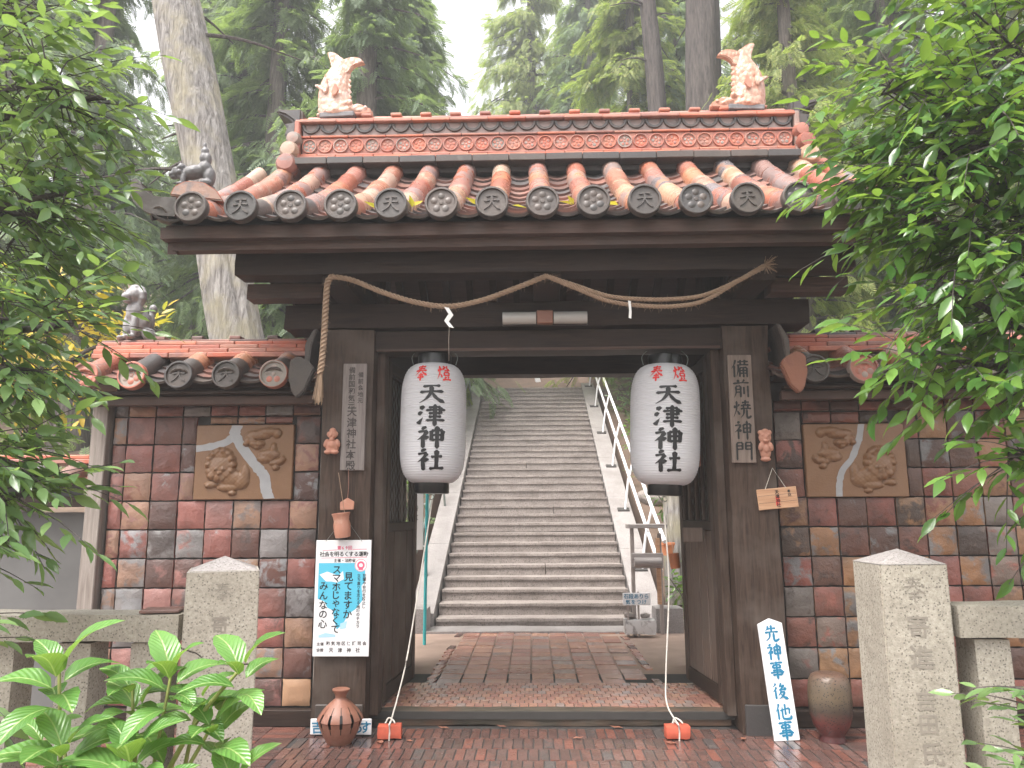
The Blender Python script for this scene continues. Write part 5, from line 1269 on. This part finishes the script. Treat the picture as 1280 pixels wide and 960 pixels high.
leafy_tree('camellia_tree', 'soft green camellia tree reaching over the low plaster wall and lion statue', (-3.6, 3.5, 0), [
    ((-2.60, 3.5, 2.95), (.36, .4, .42), 80), ((-2.55, 3.4, 3.55), (.42, .4, .32), 50), ((-2.22, 3.5, 3.55), (.18, .2, .16), 9), ((-2.28, 3.4, 3.0), (.18, .2, .2), 13), ((-2.55, 3.3, 2.38), (.35, .35, .26), 42), ((-2.12, 3.3, 2.34), (.12, .2, .10), 6), ((-2.32, 3.2, 2.10), (.26, .25, .08), 22),
    ((-2.36, 3.1, 1.72), (.26, .2, .16), 36), ((-2.5, 3.0, 1.45), (.25, .2, .14), 16), ((-2.10, 3.1, 1.58), (.08, .1, .05), 5), ((-2.35, 3.0, 1.35), (.10, .1, .12), 3), ((-2.9, 3.6, 4.1), (.6, .5, .4), 50), ((-2.15, 2.9, .95), (.08, .12, .18), 7)],
    (.8, -.15, -.1), leaf_cam2, .114, 12, bark_dark, 1.35)
leafy_tree('corner_shrub', 'small glossy shrub with reddish twigs before the engraved granite post', (2.35, 2.95, 0), [
    ((1.95, 2.85, .72), (.20, .15, .14), 16), ((1.78, 2.85, .60), (.16, .12, .10), 9), ((2.02, 2.85, .50), (.2, .15, .12), 12), ((2.08, 2.85, 1.02), (.12, .12, .06), 6), ((1.72, 2.8, .85), (.05, .08, .06), 2)],
    (-.8, -.1, .2), leaf_cam2, .08, 13, bark_dark, 1.7, limbr=.03)
leafy_tree('yellow_tree', 'yellow autumn-leaved tree glimpsed behind the seated lion statue', (-5.6, 8.2, 0), [
    ((-5.2, 8.0, 3.5), (.9, .6, .5), 60), ((-4.5, 7.8, 3.2), (.5, .4, .3), 24), ((-6.2, 8.0, 3.3), (.8, .5, .5), 40), ((-3.9, 7.6, 3.35), (.3, .3, .15), 8)], (.6, -.3, -.1), leaf_yellow, .16, 14, bark_dark)

# ---- buildings glimpsed above the stair top
hall = thing('shrine_hall', 'dark timber hall front glimpsed beyond the top of the stairway', 'building', (1.5, 26, 5.2))
bx('wall', .55, 3.2, 26.0, 26.1, 4.6, 7.6, wood_x, hall); bx('wall_panel', .62, 1.05, 25.94, 25.99, 4.7, 7.2, wood_z, hall); bx('wall_panel', 1.12, 1.6, 25.94, 25.99, 4.7, 7.2, wood_z, hall)
bx('post', .46, .60, 25.9, 26.02, 4.6, 7.6, wood_z, hall); bx('eave', .2, 3.6, 25.3, 26.6, 7.6, 7.72, roof_dark, hall)
wr = thing('white_railing', 'short white slanting railing at the head of the long stairway', 'railing', (.3, 22.2, 4.7))
wmesh('rail_board', ([(.02, 22.1, 5.62), (.16, 22.1, 5.62), (.42, 22.1, 4.72), (.26, 22.1, 4.72), (.02, 22.16, 5.62), (.16, 22.16, 5.62), (.42, 22.16, 4.72), (.26, 22.16, 4.72)], [(0, 3, 2, 1), (4, 5, 6, 7), (0, 1, 5, 4), (1, 2, 6, 5), (2, 3, 7, 6), (3, 0, 4, 7)]), white_paint, wr)
wmesh('rail_post', tube([(.12, 22.2, 4.7), (.12, 22.2, 5.7)], .03, 8), white_rail, wr)

# ---- broad-leaved shrub in the near corner: every leaf its own piece
def broad_leaf():
    V, F = [], []; n = 8
    for i in range(n+1):
        t = i/n; wv = .275*sin(pi*t**.85)**.75*(1 if i % 2 else .93); z = .10*sin(pi*t)-.22*t*t
        for u in (-1, -.5, 0, .5, 1): V.append((u*wv, t, z+.10*abs(u)*wv*2-.012*(1-abs(u))+(.012 if (i % 2 and abs(u) == .5) else 0)))
    for i in range(n):
        for k in range(4): F.append((5*i+k, 5*i+k+1, 5*i+k+6, 5*i+k+5))
    return me_from(V, F, 80)
BLf = broad_leaf()
SH = thing('broadleaf_shrub', 'bright green broad-leaved shrub in front of the cracked granite post', 'shrub', (-1.05, 2.05, 0))
ros = [((-1.200, 2.0, 1.115), 8, .15, (-1.15, 2.05, .2)), ((-.935, 2.05, 1.10), 8, .125, (-1.0, 2.05, .3)), ((-.735, 2.0, 1.12), 7, .13, (-.95, 2.05, .82)), ((-.975, 1.95, .93), 9, .14, (-1.0, 2.05, .3)), ((-1.14, 1.95, .945), 8, .14, (-1.15, 2.05, .3)), ((-.80, 2.0, .985), 7, .13, (-.98, 2.05, .7)),
       ((-1.20, 1.95, .80), 7, .14, (-1.15, 2.05, .2)), ((-.90, 1.9, .83), 8, .14, (-1.0, 2.05, .3)), ((-1.05, 1.9, .84), 8, .14, (-1.05, 2.05, .3)), ((-1.28, 2.1, .92), 6, .13, (-1.2, 2.1, .3)), ((-1.04, 2.1, 1.0), 6, .12, (-1.04, 2.1, .3)), ((-.72, 1.95, .86), 6, .12, (-.95, 2.05, .6)), ((-1.0, 1.85, .76), 8, .14, (-1.0, 2.05, .3)), ((-.84, 1.85, .74), 8, .14, (-.95, 2.05, .3)), ((-1.12, 1.85, .76), 8, .14, (-1.1, 2.05, .3)), ((-1.06, 2.1, 1.06), 6, .11, (-1.04, 2.1, .3)), ((-.86, 2.05, 1.03), 6, .11, (-.95, 2.1, .5))]
stem_m = plain('green stem', (.24, .27, .08), .5, 0, .2, 20, 0)
rs = random.Random(5)
for (c, n, L, b) in ros:
    c, b = Vector(c), Vector(b)
    V, F = tube(catmull([b, b.lerp(c, .5)+Vector((rs.uniform(-.02, .02), 0, .02)), c], 6), .006, 6, rfun=lambda t: .008-.004*t)
    wmesh('stem', (V, F), stem_m, SH, 60)
    for k in range(n):
        a = 2.4*k+rs.uniform(-.3, .3); el = .75-.16*k*6/n+rs.uniform(-.15, .15)
        d = Vector((cos(a)*cos(el), sin(a)*cos(el)*.8-.1, sin(el))).normalized(); p = c+Vector((0, 0, -.012*k))
        xx = d.cross(Vector((0, -.25, 1))).normalized(); zz = xx.cross(d)
        o = obj('leaf', BLf, leaf_shrub, SH); o.matrix_local = Matrix.Translation(p+d*.015-world_loc(SH)) @ Matrix((xx, d, zz)).transposed().to_4x4() @ Matrix.Scale(L*rs.uniform(.75, 1.2), 4)

# ---- conifers up the hill
FV, FT = [], []
def _needle(p, d, L, wd):
    d = np.array(d)/np.linalg.norm(d); x = np.cross(d, [0, 0, 1]); b = len(FV); p = np.array(p)
    FV.extend([p, p+d*L*.5+x*wd, p+d*L, p+d*L*.5-x*wd]); FT.extend([(b, b+1, b+2), (b, b+2, b+3)])
for i in range(7):
    t = i/7; y = .12+t*.8; ln = .34*(1-.55*t)
    for s in (-1, 1): _needle((0, y, -.12*t*t), (s*.75, .75, -.15), ln, .035); 
    _needle((0, y-.1, -.12*t*t), (.1*(-1)**i, 1, .25), .22, .03)
FV = np.array(FV); FT = np.array(FT)
def conifer_mesh(seed, H, Rr, nb, per, fs, droop=.5, z0=.08):
    rg = np.random.default_rng(seed); pos, d, nm, sz, wood = [], [], [], [], []
    for b in range(nb):
        t = (b+rg.random())/nb; z = H*(z0+(1-z0)*t); a = rg.uniform(0, 2*pi); L = Rr*(.45+.75*rg.random())*(1-t)**.55
        o = np.array([cos(a), sin(a), 0]); clump = rg.random() < .85
        pts = [np.array([0, 0, z])+o*L*s+np.array([0, 0, L*(.12*s-droop*s*s)]) for s in (0, .35, .7, 1)]
        wood.append(tube([tuple(p) for p in pts], .03, 4, False, rfun=lambda t_: .035*(1-.85*t_)*min(1.3, L/1.2)))
        for k in range(per):
            s = .06+.94*rg.random()**.75; p = np.array([0, 0, z])+o*L*s+np.array([0, 0, L*(.12*s-droop*s*s)])
            side = np.array([-o[1], o[0], 0])*rg.normal(0, .22)*L*(.4+s*.4); p = p+side+np.array([0, 0, rg.normal(0, .05)*L-abs(rg.normal(0, .06))*L])
            pos.append(p); d.append(o*rg.uniform(.2, 1)+unit(side+1e-6)*.5*rg.random()+np.array([0, 0, -rg.uniform(.3, 1.2)])+rg.normal(0, .2, 3)); nm.append(o*.4+np.array([0, 0, 1])+rg.normal(0, .3, 3)); sz.append(fs*rg.uniform(.6, 1.3))
    pos, d, nm, sz = map(np.array, (pos, d, nm, sz)); V, T = stamp(FV, FT, pos, d, nm, sz)
    wv, wf = merge(wood); return np_mesh(V, T, False), me_from(wv, wf)
CON = [conifer_mesh(1, 12, 2.4, 120, 52, .42), conifer_mesh(2, 12, 2.1, 125, 50, .38, .35), conifer_mesh(3, 11, 2.7, 115, 55, .44, .6)]
def conifer(x, y, kind, mat, label, s=1., tr=.22, clear=1.5, rot=0., name='cedar_tree', bk=None, lean=(0, 0), cat='tree', group='conifers on the hillside'):
    z = ground_z(x, y)-.2; T = thing(name, label, cat, (x, y, z), group)
    H = (12.*s+clear)
    V, F = tube(catmull([(0, 0, 0), (lean[0]*.5, lean[1]*.5, H*.5), (lean[0], lean[1], H)], 8), tr, 12, rfun=lambda t: tr*(1.25-.9*t) if t > .05 else tr*1.5)
    obj('trunk', me_from(V, F, 60), bk or bark, T)
    cm, wm = CON[kind]; obj('crown', cm, mat, T, (lean[0]*.4, lean[1]*.4, clear), (0, 0, rot), s, kind='stuff'); obj('branch', wm, bark_dark, T, (lean[0]*.4, lean[1]*.4, clear), (0, 0, rot), s)
    return T
conifer(-3.45, 15.0, 0, needle_c, 'tall drooping blue-green cedar behind the ridge ornament over the grey lion', 1.05, .3, 1.0, .3)
conifer(-5.9, 16.5, 2, needle_a, 'shaggy cedar close behind the leaning pale trunk', 1.1, .28, .8, 2.)
conifer(-8.6, 14.0, 1, needle_c, 'cedar standing beyond the yellow autumn tree', 1.0, .25, 1.0, 4.)
conifer(-11.5, 15.5, 0, needle_a, 'outermost cedar beyond the camellia branches', 1.1, .25, .8, 1.1)
conifer(.1, 28.5, 1, needle_b, 'yellowish cypress rising over the middle of the roof ridge', 1.45, .25, 1.6, 5.)
conifer(2.75, 19.0, 2, needle_b, 'broad yellow-tipped cypress right of the roof ridge centre', 1.1, .2, 1.0, .8)
conifer(4.9, 13.5, 1, needle_b, 'bright yellow-green cypress behind the ridge ornament near the leafy branches', .95, .2, 1.2, 2.6)
conifer(7.3, 14.5, 0, needle_a, 'dark cedar mostly hidden by the glossy evergreen leaves', 1.05, .25, 1., .2)
conifer(10.2, 15.5, 2, needle_b, 'cypress at the far edge behind the glossy evergreen', 1.05, .25, 1., 3.3)
conifer(-5.4, 24, 1, needle_c, 'hazy cedar far up the hill between the leaning trunk and the drooping cedar', 1.0, .25, 1., 1.9)
conifer(-10.5, 23, 2, needle_a, 'hazy cedar far up the hill behind the camellia', 1.15, .25, 1., .7)
conifer(2.3, 27, 0, needle_c, 'hazy cedar far up the hill behind the yellow-tipped cypress', 1.2, .22, 1., 2.2)
conifer(-7.6, 19, 0, needle_c, 'cedar between the leaning pale trunk and the outermost cedar', 1.15, .25, .6, 2.9)
conifer(-4.6, 20, 2, needle_a, 'bushy cedar just behind the tall drooping one', 1.1, .25, .6, 5.2)
conifer(2.6, 32, 2, needle_b, 'far yellowish cypress over the ridge between the taller ones', 1.6, .25, .6, 4.2)
conifer(4.3, 20.5, 1, needle_c, 'bluish cypress between the dark trunks and the bright yellow-green one', 1.2, .22, .6, .4)
conifer(-4.1, 22.5, 0, needle_a, 'cedar just uphill of the tall drooping one beside the sky gap', 1.15, .22, .6, 3.4)
conifer(6.2, 17, 2, needle_b, 'yellowish cypress behind the bright yellow-green one', 1.1, .22, .5, 2.2)
conifer(-3.1, 18.2, 2, needle_c, 'cedar at the edge of the sky gap beside the tall drooping one', 1.0, .2, .6, 1.4)
conifer(8.3, 19, 2, needle_b, 'yellowish cypress behind the dark hidden cedar', 1.15, .25, .6, 1.2)
conifer(5.3, 23, 2, needle_c, 'hazy cedar far up the hill beyond the two dark trunks', 1.0, .25, 1., 3.9)
conifer(10.5, 24, 1, needle_a, 'hazy cedar far up the hill behind the evergreen', 1.1, .25, 1., .1)
# bare trunks in front of the crowns
def trunk(x, y, pts, r0, r1, mat, label):
    T = thing('bare_trunk', label, 'tree trunk', (x, y, ground_z(x, y)-.2)); P_ = catmull(pts, 10); n = len(P_)
    V, F = [], []; sg = 48
    for i, p in enumerate(P_):
        t = i/(n-1); rr = r0+(r1-r0)*t+(.18*r0*(1-t)**6)
        for k in range(sg):
            a = 2*pi*k/sg; f = 1+.13*noise.noise(Vector((cos(a)*2.2, sin(a)*2.2, p.z*.35)))+.10*noise.noise(Vector((cos(a)*6, sin(a)*6, p.z*.5))); V.append((p.x+rr*f*cos(a), p.y+rr*f*sin(a), p.z))
    for i in range(n-1):
        for k in range(sg): F.append((i*sg+k, i*sg+(k+1) % sg, (i+1)*sg+(k+1) % sg, (i+1)*sg+k))
    obj('trunk', me_from(V, F, 60), mat, T)
    parts = []
    rg = random.Random(x)
    for k in range(9):
        z = rg.uniform(.45, .95)*pts[-1][2]; t = z/pts[-1][2]; q = P_[min(n-1, int(t*(n-1)))]; a = rg.uniform(0, 6.28); L = rg.uniform(.6, 1.8)
        e = q+Vector((cos(a), sin(a)*.5, -.15))*L; parts.append(tube(catmull([tuple(q), tuple(q.lerp(e, .5)+Vector((0, 0, .1))), tuple(e)], 4), .03, 5, rfun=lambda t: .035*(1-.8*t)))
    V, F = merge(parts); obj('dead_branch', me_from(V, F, 60), bark_dark, T, kind='stuff')
    return T
trunk(-2.60, 9.0, [(0, 0, 0), (-.44, 0, 1.8), (-.92, 0, 3.6), (-1.46, .05, 5.9), (-2.02, .1, 8.1), (-2.5, .2, 10), (-3.3, .4, 14)], .345, .26, bark_pale, 'thick pale leaning tree trunk rising behind the lion roof corner')
trunk(3.55, 15.0, [(0, 0, 0), (.05, 0, 4), (.12, 0, 8), (.2, 0, 12), (.2, 0, 15)], .40, .32, bark_dark, 'thick dark upright trunk beside the ridge ornament near the evergreen')
trunk(2.95, 16.2, [(0, 0, 0), (-.05, 0, 4), (-.05, 0, 7.6), (-.2, 0, 10.5), (-.35, 0, 14)], .24, .17, bark_dark, 'thinner dark trunk next to the thick dark upright one')
# low bushes beside the stairway
def bush(x, y, z, r, n, mat, label, sz=.11, name='bush'):
    rg = np.random.default_rng(int(abs(x*100+y*10))); T = thing(name, label, 'bush', (x, y, z), 'bushes beside the stairway')
    q = unit(rg.normal(0, 1, (n, 3))); rad = rg.random((n, 1))**.35; p = q*rad*np.array(r)+np.array([0, 0, r[2]*.9])
    V, Tt = stamp(LV, LT, p, q+np.array([0, 0, -.2])+rg.normal(0, .5, (n, 3)), np.array([0, -.2, 1.])+rg.normal(0, .5, (n, 3)), sz*rg.uniform(.6, 1.3, n))
    obj('foliage', np_mesh(V, Tt), mat, T, kind='stuff')
    parts = [tube([(0, 0, -.3), tuple(np.array(p[k])*.5), tuple(p[k])], .008, 4) for k in range(0, n, max(1, n//14))]; Vv, F = merge(parts); obj('stem', me_from(Vv, F), bark_dark, T)
bush(2.25, 12.3, 1.35, (.5, .5, .45), 260, leaf_cam, 'leafy bush beside the lower handrail'); bush(2.3, 14.6, 2.4, (.6, .6, .6), 300, leaf_right, 'leafy bush beside the middle of the handrail'); bush(2.4, 17.2, 3.6, (.7, .6, .7), 300, leaf_cam, 'leafy bush beside the upper handrail')
bush(2.0, 10.0, .25, (.3, .3, .35), 150, leaf_right, 'low leafy plant by the mossy trunk'); bush(-1.95, 10.2, .25, (.35, .3, .4), 160, leaf_right, 'low leafy plant behind the white banner'); bush(-2.1, 12.5, 1.4, (.4, .5, .5), 220, leaf_cam, 'leafy bush on the banner side of the stairs'); bush(-2.2, 15.5, 2.8, (.5, .6, .6), 220, leaf_cam, 'bush higher up on the banner side of the stairs')
def fluffy(x, y, z, r, label):
    rg = np.random.default_rng(77); n = 420; T = thing('weeping_shrub', label, 'shrub', (x, y, z)); q = unit(rg.normal(0, 1, (n, 3))); p = q*rg.random((n, 1))**.4*np.array(r)+np.array([0, 0, r[2]])
    V, Tt = stamp(FV, FT, p, q*.6+np.array([0, 0, -.9])+rg.normal(0, .2, (n, 3)), q+np.array([0, -.3, .5]), .30*rg.uniform(.6, 1.2, n)); obj('foliage', np_mesh(V, Tt, False), needle_b, T, kind='stuff')
    Vv, F = tube([(0, 0, -.4), (0, 0, r[2])], .05, 6); obj('stem', me_from(Vv, F), bark_dark, T)
fluffy(-1.95, 18.0, 3.75, (.5, .45, .45), 'round yellow-green weeping shrub at the stair top by the poster side lantern')
# undergrowth covering the slope and the far wood on top
rg = np.random.default_rng(5); n = 5200
p = np.stack([rg.uniform(-13, 13, n), 10+rg.random(n)**1.1*22, np.zeros(n)], 1); p = p[(np.abs(p[:, 0]) > 1.9)]; p[:, 2] = [ground_z(a, b) for a, b, _ in p]; p[:, 2] += rg.random(len(p))*.5
V, Tt = stamp(FV, FT, p, rg.normal(0, 1, p.shape)*np.array([1, 1, .4])+np.array([0, -.3, .3]), np.array([0, -.3, 1.])+rg.normal(0, .3, p.shape), .55*rg.uniform(.6, 1.3, len(p)))
o = obj('undergrowth', np_mesh(V, Tt, False), needle_a, None, kind='stuff'); tag(o, 'low ferny undergrowth covering the hillside behind the walls', 'undergrowth')
n = 9000; p = np.stack([rg.uniform(-36, 36, n), rg.uniform(33, 44, n), np.zeros(n)], 1)
hgt = 5.5+3.2*np.array([noise.noise(Vector((a*.22, b*.2, 3))) for a, b, _ in p])+1.0*np.sin(p[:, 0]*.9); p[:, 2] = .06+(np.minimum(p[:, 1], 40)-9.9)*.452+rg.random(n)**.7*hgt
V, Tt = stamp(FV, FT, p, rg.normal(0, 1, p.shape)*np.array([1, 1, .3])+np.array([0, -.2, -.6]), np.array([0, -.5, .8])+rg.normal(0, .3, p.shape), 1.5*rg.uniform(.6, 1.3, n))
o = obj('forest', np_mesh(V, Tt, False), needle_c, None, kind='stuff'); tag(o, 'pale distant wood on the crest of the hill', 'forest')

# ================================================================== the damp air
hz = NT('damp air'); hz.t.nodes.remove(hz.b); pv = hz.n('ShaderNodeVolumePrincipled'); pv.inputs['Color'].default_value = (.93, .95, .96, 1)
pv.inputs['Density'].default_value = .0045; pv.inputs['Anisotropy'].default_value = .2; hz.l(pv.outputs[0], hz.out.inputs['Volume'])
o = obj('haze', boxm(164, 164, 34, 0), hz.m, None, (0, 0, 15.9), kind='stuff')
